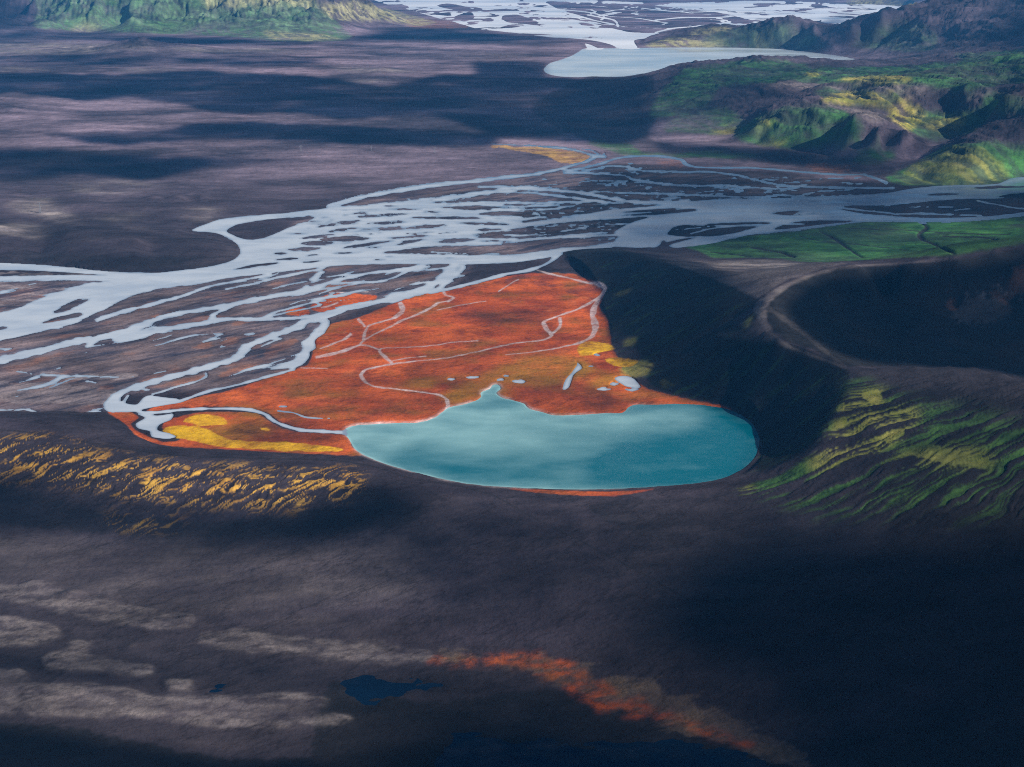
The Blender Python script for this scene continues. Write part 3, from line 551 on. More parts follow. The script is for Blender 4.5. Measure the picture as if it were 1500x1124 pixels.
# ------------------------------------------------------------------ ground cover plans
Or = newF()
area(Or, [(213, 603), (240, 594), (300, 580), (345, 570), (400, 552), (432, 542), (452, 533), (458, 520), (461, 500), (468, 487), (490, 474), (520, 467), (560, 452), (600, 436), (640, 428), (700, 416), (740, 405), (800, 400), (840, 402), (870, 415), (884, 430), (878, 450), (890, 470), (893, 490), (896, 510), (905, 525), (915, 545), (935, 562), (960, 573), (1010, 586), (1060, 596), (1050, 612), (800, 660), (600, 640), (506, 632), (470, 629), (440, 627), (412, 618), (398, 608), (385, 602), (340, 596), (262, 598)], amp=2, sc=10)
area(Or, [(158, 603), (190, 604), (202, 612), (190, 622), (205, 634), (240, 648), (265, 643), (240, 630), (240, 620), (258, 612), (300, 604), (370, 605), (390, 615), (412, 627), (440, 634), (506, 638), (515, 655), (530, 667), (440, 664), (330, 658), (270, 655), (230, 650), (200, 638), (185, 622)], amp=1.2, sc=10)
area(Or, [(455, 452), (462, 442), (478, 434), (505, 430), (552, 434), (540, 444), (505, 452), (470, 457)], amp=1.5, sc=8); area(Or, [(418, 460), (428, 452), (445, 450), (454, 458), (450, 463)], amp=1, sc=8)
for pts in [[(740, 716), (800, 718), (860, 720), (915, 720), (960, 716), (900, 726), (820, 724)]]: area(Or, pts, 0.9, amp=0.8)
OrF = newF(); area(OrF, [(630, 963), (660, 958), (700, 958), (740, 962), (790, 965), (850, 970), (880, 990), (950, 1005), (1050, 1040), (1100, 1065), (1180, 1110), (1240, 1150), (1150, 1118), (1060, 1090), (980, 1062), (900, 1035), (840, 1008), (780, 985), (720, 972)], amp=6, sc=22)
OrT = newF(); ribbon(OrT, [(628, 966), (690, 969), (740, 965), (790, 974), (835, 992), (880, 1018), (930, 1038), (990, 1056), (1050, 1078), (1120, 1100)], [3, 8, 13, 20, 26, 26, 20, 14, 9, 5], 1.0, 3.0, 7, False, vary=.9)
Ye = newF()
area(Ye, [(238, 629), (270, 624), (300, 628), (318, 637), (345, 646), (420, 648), (470, 653), (505, 660), (440, 661), (330, 655), (290, 647), (255, 640)], amp=1.5, sc=10); area(Ye, [(268, 617), (280, 610), (300, 607), (322, 611), (334, 619), (320, 623), (290, 622)], amp=1, sc=10)
area(Ye, [(846, 512), (852, 503), (870, 501), (892, 505), (902, 512), (882, 515), (866, 521), (850, 522)], amp=1.5, sc=8); area(Ye, [(886, 527), (905, 525), (935, 529), (925, 536), (905, 537)], amp=1.5, sc=8)
area(Ye, [(380, 628), (395, 628), (398, 631), (382, 631)], 0.8, amp=1, sc=8)
area(Ye, [(740, 217), (790, 215), (830, 220), (862, 228), (870, 232), (850, 240), (820, 238), (800, 228), (760, 221)], 0.42, amp=2, sc=10); area(Ye, [(716, 214), (740, 213), (750, 216), (720, 217)], 0.5)
Och = newF()   # duller ochre patches in the marsh
for pts in [[(690, 560), (760, 528), (830, 520), (870, 545), (820, 560), (760, 565)], [(650, 575), (700, 562), (760, 575), (740, 580), (690, 585)], [(860, 560), (900, 545), (915, 560), (870, 575)], [(560, 570), (640, 552), (700, 545), (640, 562)], [(430, 575), (530, 572), (520, 578), (440, 580)], [(640, 580), (700, 575), (690, 585), (660, 592)], [(850, 525), (880, 540), (860, 535)], [(340, 600), (400, 605), (380, 612)], [(270, 630), (380, 622), (400, 640), (330, 640)]]: area(Och, pts, 0.8, amp=4, sc=12)
Dk = newF()    # darker wet heath in the marsh
for pts in [[(665, 460), (740, 452), (800, 462), (820, 472), (740, 474), (690, 470)], [(700, 545), (760, 540), (812, 550), (808, 572), (740, 572), (700, 560)], [(330, 630), (420, 622), (480, 635), (500, 650), (420, 646), (350, 640)], [(590, 540), (660, 530), (680, 545), (610, 552)], [(800, 430), (820, 425), (818, 435)], [(430, 560), (520, 590), (640, 600), (620, 612), (500, 615), (400, 590)], [(860, 560), (900, 580), (980, 590), (860, 600), (820, 590)]]: area(Dk, pts, 0.85, amp=4, sc=14)
area(Dk, [(205, 603), (300, 582), (430, 545), (540, 545), (600, 570), (660, 585), (640, 615), (500, 628), (400, 610), (300, 596)], .30, amp=5); area(Dk, [(620, 540), (760, 520), (840, 520), (850, 600), (780, 604), (700, 580), (660, 570)], .35, amp=5)
Pk = newF()    # pale pinkish silt of small dried streams
def pk(pts, w, **k): ribbon(Pk, pts, [max(1.0, t * .72) for t in w] if not np.isscalar(w) else max(1., w * .72), 1.0, 0.8, k.get('seed', 3), True)
pk([(652, 606), (656, 597), (655, 588), (645, 580), (620, 576), (580, 571), (548, 567), (535, 560), (529, 551), (535, 543), (550, 539), (572, 535), (610, 530), (650, 526), (700, 516), (735, 508), (760, 503), (795, 499), (808, 492), (800, 482), (796, 473), (815, 465), (850, 452), (872, 440), (886, 428), (870, 418), (840, 410), (805, 402), (785, 396)], [5, 4, 4, 3.5, 2.5, 2.2, 3, 4, 4, 3.5, 3, 2.8, 2, 2, 2, 2, 2, 2.2, 4, 5, 3, 2.5, 3, 4, 4, 3.5, 3, 2.5, 2])
pk([(888, 428), (874, 445), (868, 462), (872, 478), (868, 492), (850, 503), (800, 514), (740, 521)], [4, 6, 7, 6, 5, 4, 2, 1], seed=8); pk([(820, 466), (820, 480), (805, 492)], 3, seed=5)
pk([(575, 534), (568, 527), (558, 519), (556, 513), (566, 511), (625, 508), (660, 503), (700, 500)], [3, 5, 3, 3, 1.5, 1.2, 1, .6], seed=9); pk([(575, 530), (600, 525), (625, 523)], 1.6, seed=10)
pk([(555, 513), (540, 508), (528, 505), (536, 498), (550, 490), (575, 478), (590, 470), (610, 462), (634, 450), (642, 445), (655, 442)], [2.5, 3, 3, 2.5, 2, 3, 3, 3, 3, 2.5, 1.5], seed=11)
pk([(650, 427), (652, 433), (665, 437), (655, 443)], 3, seed=12); pk([(585, 444), (590, 456), (578, 466), (560, 472), (540, 478), (535, 488), (532, 500)], [5, 6, 4, 2, 3, 3, 3], seed=13); pk([(524, 468), (535, 480)], 3, seed=14)
pk([(462, 525), (500, 516), (528, 506)], [5, 5, 3], seed=15); pk([(468, 512), (500, 500), (515, 490)], [1.5, 3, 6], seed=16); pk([(440, 540), (480, 541)], 1.5, seed=17); pk([(470, 452), (485, 448), (495, 444)], 3, seed=18); pk([(482, 430), (540, 428)], 1.2, seed=19); pk([(640, 455), (680, 447), (712, 442)], 1, seed=20); pk([(730, 428), (750, 415), (760, 410)], 1.5, seed=21)
pk([(600, 706 - 84), (560, 623), (520, 625)], [3, 4, 4], seed=22)
Shore = np.clip(blur(Lk, (2, 2), 2) * 2.2, 0, 1) * (1 - Lk)
Gy = newF(); area(Gy, [(790, 396), (830, 395), (875, 415), (892, 432), (880, 445), (860, 435), (820, 425), (770, 415), (740, 420), (745, 408)], 0.7, amp=5, sc=14)
Gr = newF(); Bk = newF(); Pa = newF(); Brn = newF()
# green lowland beyond the crater
area(Gr, [(1000, 358), (1040, 356), (1080, 348), (1130, 343), (1180, 337), (1250, 327), (1330, 325), (1440, 324), (1500, 318), (1700, 308), (1700, 330), (1500, 356), (1400, 372), (1300, 379), (1240, 383), (1180, 384), (1120, 377), (1050, 378), (1030, 370)], 1.0, amp=2)
area(Gr, [(1296, 262), (1320, 250), (1340, 238), (1370, 222), (1400, 212), (1450, 210), (1500, 218), (1700, 225), (1700, 250), (1500, 256), (1460, 268), (1400, 271), (1320, 270)], 1.0, amp=2)
area(Gr, [(955, 170), (965, 140), (1000, 105), (1060, 92), (1120, 88), (1180, 95), (1140, 120), (1060, 125), (1040, 150), (1010, 160), (980, 170)], 0.75, amp=6)
area(Gr, [(970, 190), (1000, 170), (1060, 160), (1090, 175), (1060, 195), (1010, 195)], 0.6, amp=6)
area(Gr, [(1080, 200), (1090, 185), (1120, 168), (1160, 155), (1230, 160), (1270, 190), (1240, 212), (1180, 216), (1120, 212)], 0.85, amp=3)
area(Gr, [(1250, 225), (1280, 216), (1310, 218), (1312, 232), (1280, 240), (1255, 238)], 0.75, amp=3)
area(Gr, [(1180, 100), (1300, 98), (1440, 90), (1500, 100), (1500, 120), (1400, 128), (1300, 122), (1200, 122), (1120, 112)], 0.7, amp=5)
area(Gr, [(1190, 135), (1240, 132), (1330, 140), (1290, 155), (1240, 152)], 0.7, amp=4); area(Gr, [(1330, 168), (1380, 165), (1450, 170), (1420, 195), (1360, 205), (1330, 190)], 0.6, amp=5); area(Gr, [(1440, 140), (1500, 145), (1500, 165), (1450, 160)], 0.7, amp=4)
area(Gr, [(1400, 80), (1420, 90), (1500, 122), (1560, 120), (1560, 70), (1480, 75)], 0.75, amp=3)
area(Gr, [(50, -40), (60, 10), (50, 38), (90, 44), (180, 47), (250, 50), (330, 53), (400, 60), (490, 60), (513, 52), (480, 22), (455, 0), (450, -40)], 0.85, amp=2)
area(Gr, [(1020, 66), (1060, 45), (1100, 42), (1160, 40), (1200, 60), (1210, 72), (1100, 70)], 0.5, amp=3); area(Gr, [(1240, 60), (1320, 30), (1370, 50), (1360, 74), (1270, 72)], 0.4, amp=4)
area(Gr, [(890, 216), (905, 208), (925, 212), (940, 228), (905, 225)], 0.7, amp=2, sc=8); area(Gr, [(935, 226), (1000, 224), (1040, 221), (1090, 226), (1120, 231), (1050, 231), (960, 230)], 0.7, amp=1.5, sc=8); area(Gr, [(860, 210), (880, 205), (910, 220), (930, 228), (900, 222)], 0.6, amp=2, sc=8)
YG = newF()   # yellow-green moss
area(YG, [(1340, 240), (1400, 222), (1440, 228), (1470, 245), (1480, 262), (1400, 268), (1320, 266)], 0.42, amp=4); area(YG, [(1380, 216), (1430, 222), (1475, 245), (1465, 250), (1420, 235)], 0.65, amp=3)
area(YG, [(1200, 148), (1240, 134), (1300, 138), (1340, 142), (1280, 152), (1230, 152)], 0.9, amp=3, sc=8); area(YG, [(1230, 118), (1260, 112), (1330, 112), (1335, 120), (1280, 122)], 0.8, amp=2, sc=8); area(YG, [(1180, 108), (1200, 104), (1200, 112), (1185, 114)], 0.8, amp=2, sc=8)
area(YG, [(1300, 165), (1330, 155), (1350, 165), (1350, 180), (1330, 190), (1310, 180)], 1.0, amp=3, sc=8); area(YG, [(1350, 180), (1400, 170), (1420, 175), (1385, 195)], 0.5, amp=3, sc=8)
area(YG, [(1100, 188), (1125, 174), (1150, 178), (1135, 184), (1110, 194)], 0.9, amp=2, sc=8); area(YG, [(1110, 210), (1140, 205), (1160, 214), (1130, 214)], 0.7, amp=2, sc=8)
area(YG, [(1035, 195), (1060, 188), (1085, 185), (1070, 196), (1045, 198)], 0.8, amp=2, sc=8)
area(YG, [(945, 66), (980, 56), (1010, 57), (1050, 62), (1065, 69), (990, 70), (955, 70)], 0.9, amp=1.5, sc=10); area(YG, [(1010, 48), (1060, 38), (1070, 44), (1020, 52)], 0.7, amp=2, sc=8); area(YG, [(1105, 55), (1125, 42), (1135, 52), (1120, 66), (1105, 66)], 0.7, amp=2, sc=8)
area(YG, [(400, 58), (385, 45), (420, 48), (480, 52), (500, 58), (440, 60)], 0.8, amp=2); area(YG, [(300, -20), (440, -20), (460, 10), (420, 8), (330, 10), (300, 4)], 0.8, amp=4); area(YG, [(100, 45), (130, 32), (150, 40), (140, 46)], 0.5, amp=2)
area(YG, [(475, 8), (520, 4), (570, 14), (600, 22), (640, 34), (610, 38), (560, 30), (500, 28), (470, 18)], 0.8, amp=2); area(YG, [(1240, 0), (1300, 2), (1340, 6), (1300, 9), (1240, 6)], 0.9, amp=1)
area(YG, [(893, 437), (900, 430), (930, 420), (925, 426), (905, 436)], 0.5, amp=1, sc=6); area(YG, [(905, 540), (925, 532), (945, 528), (955, 536), (948, 548), (930, 552), (912, 545)], 0.8, amp=2, sc=8); area(YG, [(915, 500), (930, 494), (935, 500), (925, 508), (915, 506)], 0.8, amp=3, sc=6)
area(YG, [(1086, 480), (1098, 464), (1104, 458), (1099, 474), (1094, 482)], 0.9, amp=1, sc=5)
area(YG, [(965, 560), (985, 548), (1000, 555), (985, 568)], 0.35, amp=2, sc=5)
# pale sand, and light painted on the headland tip
area(Pa, [(960, 378), (1010, 380), (1060, 386), (1100, 382), (1160, 384), (1240, 386), (1200, 395), (1150, 412), (1118, 432), (1108, 436), (1060, 415), (1000, 392)], 0.40, amp=2); area(Pa, [(1040, 388), (1080, 381), (1130, 380), (1170, 385), (1140, 392), (1060, 393)], 0.9, amp=1.5)
ribbon(Pa, [(1240, 540), (1200, 525), (1160, 510), (1132, 492), (1118, 472), (1114, 455), (1122, 440), (1150, 420), (1190, 403), (1240, 391), (1320, 386), (1400, 378)], [1.5, 2.5, 3.5, 4.5, 7, 10, 8, 6, 4, 3, 2, 1.5], 0.58, 0.6, 5, False)
ribbon(Pa, [(1122, 450), (1150, 468), (1180, 490), (1215, 520), (1240, 538)], [5, 5, 5, 4, 3], 0.16, 0.8, 6, False)
area(Pa, [(1085, 484), (1100, 470), (1112, 470), (1125, 490), (1145, 502), (1080, 498), (1050, 490)], 0.35, amp=1)
area(Pa, [(1120, 120), (1250, 124), (1400, 128), (1480, 140), (1560, 150), (1560, 160), (1480, 150), (1380, 140), (1250, 132), (1150, 130)], 0.55, amp=2); area(Pa, [(1200, 152), (1260, 158), (1310, 175), (1280, 176), (1220, 158)], 0.5, amp=2)
for pts, v in [([(-300, 64), (0, 63), (120, 62), (230, 68), (420, 70), (420, 76), (230, 76), (160, 76), (100, 80), (-300, 76)], .55), ([(0, 66), (80, 66), (150, 70), (140, 76), (60, 80), (0, 78)], .95), ([(-100, 97), (0, 97), (60, 102), (40, 106), (-100, 106)], .5), ([(180, 103), (240, 98), (250, 104), (200, 108)], .4), ([(380, 74), (480, 76), (480, 79), (380, 79)], .45), ([(520, 97), (560, 101), (600, 103), (605, 106), (550, 107), (500, 104)], .8), ([(510, 117), (560, 118), (565, 122), (520, 121)], .5), ([(560, 126), (640, 128), (640, 134), (600, 138), (560, 136)], .3), ([(197, 63), (205, 58), (214, 62), (210, 66), (200, 66)], 1.), ([(660, 78), (760, 78), (780, 88), (700, 88)], .15), ([(280, 352 - 45), (320, 305), (330, 315), (300, 325), (280, 322)], .6), ([(20, 298), (60, 290), (90, 305), (110, 330), (80, 322), (40, 315)], .75), ([(-200, 330), (0, 330), (50, 328), (65, 350), (40, 348), (0, 342), (-200, 345)], .7), ([(140, 318), (200, 310), (190, 325), (150, 325)], .25), ([(100, 270), (200, 260), (240, 275), (180, 285), (110, 282)], .3)]:
    area(Pa, pts, v, amp=3, sc=20)
area(Pa, [(325, 390 - 10), (352, 372), (350, 362), (340, 356), (335, 365), (310, 378), (280, 392)], 0.35, amp=1)  # sunlit tip of the headland, painted paler
for px, py, r in [(141, 348, 5), (203, 334, 6), (133, 352, 3), (188, 331, 3), (178, 37 + 0, 6), (1225, 183, 5)]: area(Pa, [(px - r, py), (px, py - r * .3), (px + r, py), (px, py + r * .3)], 1.0, amp=1, sc=5)
LBp = newF(); LF = newF(); area(LF, [(-400, 775), (0, 785), (300, 800), (560, 810), (620, 850), (500, 900), (300, 895), (100, 880), (-400, 860)], .20, amp=10); LF = blur(LF, 22, 2)
# black sand, with shade painted into the same dark mask
area(Bk, [(828, 374), (850, 366), (900, 364), (950, 376), (1000, 386), (1060, 412), (1108, 440), (1075, 470), (1110, 496), (1160, 505), (1242, 545), (1226, 605), (1180, 660), (1110, 692), (1116, 650), (1100, 615), (1060, 592), (960, 568), (945, 540), (925, 495), (895, 480), (880, 440), (886, 425)], 1.0, amp=1)  # crater walls turned from the sun, their shade painted as black
area(Bk, [(1150, 422), (1185, 405), (1240, 393), (1320, 388), (1400, 381), (1500, 364), (1700, 352), (1700, 590), (1500, 553), (1430, 537), (1300, 536), (1240, 536), (1195, 514), (1150, 497), (1128, 478), (1122, 458), (1130, 438)], 1.0, amp=3)  # black sand in the bowl, darkened up to the crest for its shade
BkS = newF(); area(BkS, [(1300, 540), (1500, 560), (1700, 600), (1700, 1300), (1100, 1300), (1160, 1100), (1000, 1000), (900, 860), (1000, 800), (1100, 740), (1240, 730)], 0.75, amp=10)  # black sand at lower right, cloud shade painted in with it
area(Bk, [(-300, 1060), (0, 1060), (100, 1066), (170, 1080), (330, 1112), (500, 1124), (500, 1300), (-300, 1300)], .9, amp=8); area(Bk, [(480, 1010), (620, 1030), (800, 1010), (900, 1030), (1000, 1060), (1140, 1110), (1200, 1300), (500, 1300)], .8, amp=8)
area(Bk, [(-300, 720), (0, 712), (150, 750), (330, 765), (480, 740), (540, 720), (620, 750), (560, 775), (400, 790), (200, 785), (0, 770), (-300, 760)], .55, amp=8)
area(Bk, [(860, 740), (1000, 728), (1100, 722), (1240, 768), (1500, 775), (1500, 800), (1100, 800), (950, 790)], .45, amp=8)
area(Bk, [(800, 300), (860, 262), (900, 240), (1000, 246), (1130, 252), (1280, 268), (1500, 275), (1660, 280), (1660, 320), (1240, 325), (1130, 340), (980, 350), (900, 340), (800, 345), (740, 320)], .62, amp=4)
area(Bk, [(1290, 300), (1500, 292), (1500, 314), (1400, 320), (1260, 312)], .8, amp=2)
area(Bk, [(0, 375), (20, 365), (60, 371), (150, 374), (220, 378), (300, 376), (200, 397), (80, 388), (0, 384)], .45, amp=2)  # unlit face of the headland, shade painted darker
area(Bk, [(870, 110), (950, 112), (960, 170), (950, 200), (1000, 215), (1200, 225), (1300, 240), (1290, 260), (1100, 236), (900, 218), (780, 160)], .6, amp=5)  # far band under cloud, its shadow painted into the ground colour
Rd = newF(); area(Rd, [(1180, 240), (1250, 244), (1245, 250), (1200, 252)], .6, amp=2); area(Rd, [(965, 236), (1000, 236), (1000, 242), (970, 243)], .6, amp=1.5); area(Rd, [(600, 28), (650, 30), (690, 38), (670, 41), (600, 40)], .6, amp=2); area(Rd, [(1485, 400), (1510, 395), (1510, 425), (1490, 425)], .5, amp=3); area(Rd, [(1385, 440), (1400, 435), (1405, 450), (1390, 452)], .35, amp=3); area(Rd, [(1455, 425), (1480, 425), (1480, 438), (1458, 440)], .3, amp=3)
Sn = newF(); ribbon(Sn, [(1405, 448), (1425, 438), (1450, 431), (1480, 434), (1500, 438)], 1.6, .55, 1.5, 3, False); area(newF(), [(1368, 490), (1380, 482), (1390, 480), (1388, 496), (1372, 502)], .4, amp=3, sc=5); area(Sn, [(1398, 455), (1430, 440), (1470, 440), (1480, 460), (1440, 475), (1400, 470)], .14, amp=5, sc=6)
# streaks of moss in the rills (they grow in the hollows), right slope and left ridge
stk = sstep(0.0, 0.26, -rl1 + 0.20 * fbm(u1 / 60, v1 / 40, 3, 101) + 0.04)
StkP = newF()
for pts, v in [([(1105, 698), (1180, 660), (1230, 600), (1238, 565), (1262, 555), (1300, 575), (1400, 600), (1500, 620), (1700, 640), (1700, 730), (1500, 745), (1450, 755), (1330, 750), (1260, 755), (1180, 745), (1110, 725), (1080, 720)], 1.0)]: area(StkP, pts, v, amp=6)
StkB = blur(StkP, 7, 2)
GrR = StkB * stk
YR = newF(); area(YR, [(1225, 605), (1245, 575), (1300, 565), (1290, 590), (1350, 600), (1320, 640), (1290, 660), (1220, 690), (1180, 680), (1215, 640)], .9, amp=5); area(YR, [(1075, 722), (1090, 708), (1105, 710), (1090, 722)], 1, amp=3); area(YR, [(1340, 660), (1400, 655), (1460, 670), (1440, 690), (1350, 680), (1290, 685)], .8, amp=8)
YRb = blur(YR, 4, 2)
for pts in [[(1262, 578), (1285, 570), (1293, 585), (1282, 592), (1268, 586)], [(1225, 595), (1238, 590), (1236, 600), (1226, 603)], [(1215, 622), (1240, 612), (1235, 625), (1216, 630)], [(1295, 645), (1320, 628), (1325, 636), (1300, 650)]]: area(GrR, pts, .95, amp=2, sc=6)
area(GrR, [(1340, 662), (1360, 652), (1420, 665), (1470, 680), (1460, 688), (1400, 682), (1345, 670)], .7, amp=5, sc=12)
pat_ = fbm(GX / 34, GY / 24, 4, 103); stl = np.maximum(sstep(0.085, 0.03, vein) * sstep(-.20, .10, pat_), sstep(.20, .34, rl2 + .45 * pat_))
PL = newF(); area(PL, [(-200, 636), (0, 644), (60, 640), (110, 652), (160, 668), (230, 678), (300, 684), (420, 688), (520, 688), (532, 700), (520, 720), (480, 732), (420, 740), (340, 738), (270, 732), (180, 724), (100, 706), (0, 695), (-200, 690)], amp=4); area(PL, [(150, 760), (200, 755), (270, 762), (260, 770), (180, 770)], .55, amp=4)
Gold = blur(PL, 5, 2) ** 0.7 * stl
CG = STEb * sstep(0.12, 0.42, fbm(u3 / 140, v3 / 12.0, 4, 105)) * 0.35
Gv = np.maximum(blur(Belt, 3), blur(Belt2, 3)) * (1 - np.clip(Or, 0, 1))
pch = sstep(0.10, 0.42, fbm(lu / 150, lv / 42, 6, 107, .6)) * blur(Belt, 6); area(Brn, [(250, 478), (300, 472), (315, 464), (300, 462), (240, 475)], .6, amp=2)
for pts in [[(320, 505), (340, 494), (352, 497), (345, 503), (325, 508)], [(280, 510), (300, 502), (312, 505), (300, 512)], [(390, 512), (420, 498), (435, 498), (430, 505), (400, 520), (388, 522)], [(140, 570), (160, 564), (170, 568), (150, 572)], [(320, 548), (360, 535), (380, 535), (350, 545), (320, 555)], [(460, 425), (500, 412), (520, 418), (480, 428)]]: area(Brn, pts, .8, amp=3, sc=9)
Brn = np.maximum(Brn, pch * 0.75)
Si = newF()
area(Si, [(-100, 562), (40, 560), (120, 565), (170, 575), (150, 592), (60, 590), (-100, 588)], .35, amp=6); area(Si, [(60, 545), (110, 548), (200, 548), (180, 556), (100, 556), (60, 552)], .5, amp=3)
for (ax, ay, bx, by, w_) in [(0, 401, 165, 402, 3), (0, 420, 150, 424, 3), (0, 430, 110, 432, 2), (0, 440, 80, 438, 2), (0, 448, 50, 446, 2), (0, 455, 30, 452, 1.5)]: ribbon(Si, [(ax, ay), ((ax + bx) / 2, (ay + by) / 2 + 1), (bx, by)], w_, .45, 2.5, int(ay), True, vary=1.2)
Si = np.maximum(Si, 0.55 * sstep(0.25, 0.5, fbm(lu / 130, lv / 16, 4, 109)) * blur(Belt, 6) * sstep(1200, -900, GX + 900))
mu = fbm(GX / 55, GY / 45, 4, 111)
# moss patchiness everywhere it grows on the hills
hillp = sstep(-0.28, 0.22, fbm(wX / 260, wY / 300, 5, 113, 0.6))
nearg = sstep(-0.5, 0.0, fbm(GX / 90, GY / 80, 4, 115))
Ye = frag(Ye, 2, .45, 26, 301); Dk = frag(Dk, 5, .9, 60, 302, .5, .3); Och = frag(Och, 5, .9, 50, 303, .5, .3); OrF = frag(OrF, 6, 1.1, 40, 304, .7, .25); OrT = frag(OrT, 3, 1.2, 22, 305, .7, .2); Brn = frag(Brn, 2, .8, 30, 306, .4, .25)
YG = frag(YG, 3, .8, 60, 307, .8, .3); Or = frag(Or, 1, .35, 14, 308, .8, .25); Bk = frag(Bk, 1, .12, 40, 309, .8, .3); Gr = frag(Gr, 3, .6, 90, 310, .8, .3)
LBs = frag(LB, 4, .6, 60, 311, .5, .32); LBs = LBs * sstep(-.8, .3, fbm(GX / 30, GY / 18, 5, 312, .65))
Pk = Pk * (.75 + .5 * fbm(GX / 18, GY / 18, 3, 313)); Sn = frag(Sn, 2, 1.6, 14, 314, .8, .2); Rd = frag(Rd, 3, 1.2, 30, 315, .6, .3)
Grn = np.clip(blur(Gr, 1, 1) * np.where(GY > 4300, 0.62 + 0.6 * sstep(.25, .65, str_mid), 1) * (0.5 + 0.5 * hillp) * (0.65 + 0.35 * nearg), 0, 1)
YGs = blur(YG, 1, 1) * (0.15 + 0.85 * sstep(.25, .62, str_mid))
Trk = newF()
for pts, w, v in [([(-200, 625), (0, 630), (60, 636), (130, 648), (200, 660), (270, 668), (380, 672), (480, 674), (540, 682), (600, 700), (670, 712), (720, 725), (745, 738), (775, 755), (830, 782), (880, 808), (940, 840), (1010, 880), (1080, 920), (1140, 960), (1190, 985)], 1.8, .9), ([(745, 738), (742, 730), (770, 728), (820, 727)], 1.2, .7)]:
    ribbon(Trk, pts, w, v, 0.5, 3, False, vary=0.1)
gull = newF()
for pts, w in [([(1345, 324), (1358, 332), (1346, 342), (1352, 350), (1375, 360), (1400, 372)], [1.5, 3, 3.5, 3, 2, 2]), ([(1200, 338), (1225, 350), (1245, 365), (1265, 378)], [1, 3, 2.5, 1]), ([(1240, 334), (1320, 336), (1400, 341), (1480, 343)], 1.2), ([(1380, 345), (1440, 347), (1460, 351)], 2), ([(1100, 362), (1140, 368), (1165, 376)], 2.5), ([(1170, 345), (1200, 352), (1260, 358), (1330, 366)], 1), ([(1040, 368), (1100, 375)], 2)]:
    ribbon(gull, pts, w, 1.0, 1.2, 3, False)
Z = Z - blur(gull, 1) * 5.0
ZB = Z.copy()
orange = np.clip(Or * 1.0, 0, 1) * (1 - 0.55 * Gy * sstep(-.2, .3, mu)) ; pkk = np.clip(np.maximum(Pk, Shore * 0.9 * sstep(350, -100, GX) * sstep(-.35, .25, fbm(GX / 60, GY / 60, 4, 403))), 0, 1)
fp = sstep(-0.25, 0.3, fbm(GX / 26, GY / 16, 6, 119, 0.7)); orange = np.maximum(orange, blur(OrT, 2) * (0.10 + 0.80 * fp) * .85)
tan_ = np.maximum(OrF * (0.35 + 0.5 * sstep(-.1, .3, mu)), 0)
green = np.clip(np.maximum.reduce([Grn, GrR, CG]) * (1 - gull * .9), 0, 1)
yellow = np.clip(np.maximum.reduce([YGs * (1 - gull), GrR * YRb * 0.8]), 0, 1)
gold = np.clip(Ye, 0, 1)
halo = np.clip(blur(Wt, (3, 5), 2) * 2.4, 0, 1)
palestk = 0.45 + 1.5 * sstep(-0.25, 0.35, fbm(GX / 260 + GY / 900, GY / 240, 6, 141, 0.62))
LBp = LBs * (0.42 + 0.35 * (LBs - blur(LBs, 7, 2)).clip(0, 1) * 2)
pale = np.clip(np.maximum.reduce([np.where(GY > 3000, blur(Pa, (2, 9), 2), blur(Pa, 1, 1)) * np.where(GY > 3000, palestk, 1) * (0.7 + 0.5 * fbm(GX / 120, GY / 100, 4, 121)), LBp * (0.7 + 0.6 * mu), LF * (.8 + .9 * fbm(GX / 120, GY / 50, 6, 401, .65)), tan_ * 0.35, Sn]), 0, 1)
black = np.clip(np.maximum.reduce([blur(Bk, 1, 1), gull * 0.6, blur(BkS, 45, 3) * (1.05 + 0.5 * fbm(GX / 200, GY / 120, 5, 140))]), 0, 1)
cover = {
 'cover_a': (orange, gold, green, yellow),
 'cover_b': (pale, black, np.clip(Gv, 0, 1), np.clip(pkk, 0, 1)),
 'cover_c': (np.clip(blur(Och, 4, 2), 0, 1), np.clip(blur(Dk, 4, 2), 0, 1), np.clip(np.maximum(Brn, Rd), 0, 1), np.clip(Si, 0, 1)),
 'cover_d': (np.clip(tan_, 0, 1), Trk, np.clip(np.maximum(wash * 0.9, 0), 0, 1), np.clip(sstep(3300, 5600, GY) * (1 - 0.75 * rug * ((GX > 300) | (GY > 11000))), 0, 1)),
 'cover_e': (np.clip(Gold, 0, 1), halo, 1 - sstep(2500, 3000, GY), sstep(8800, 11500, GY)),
}
print("cover done")

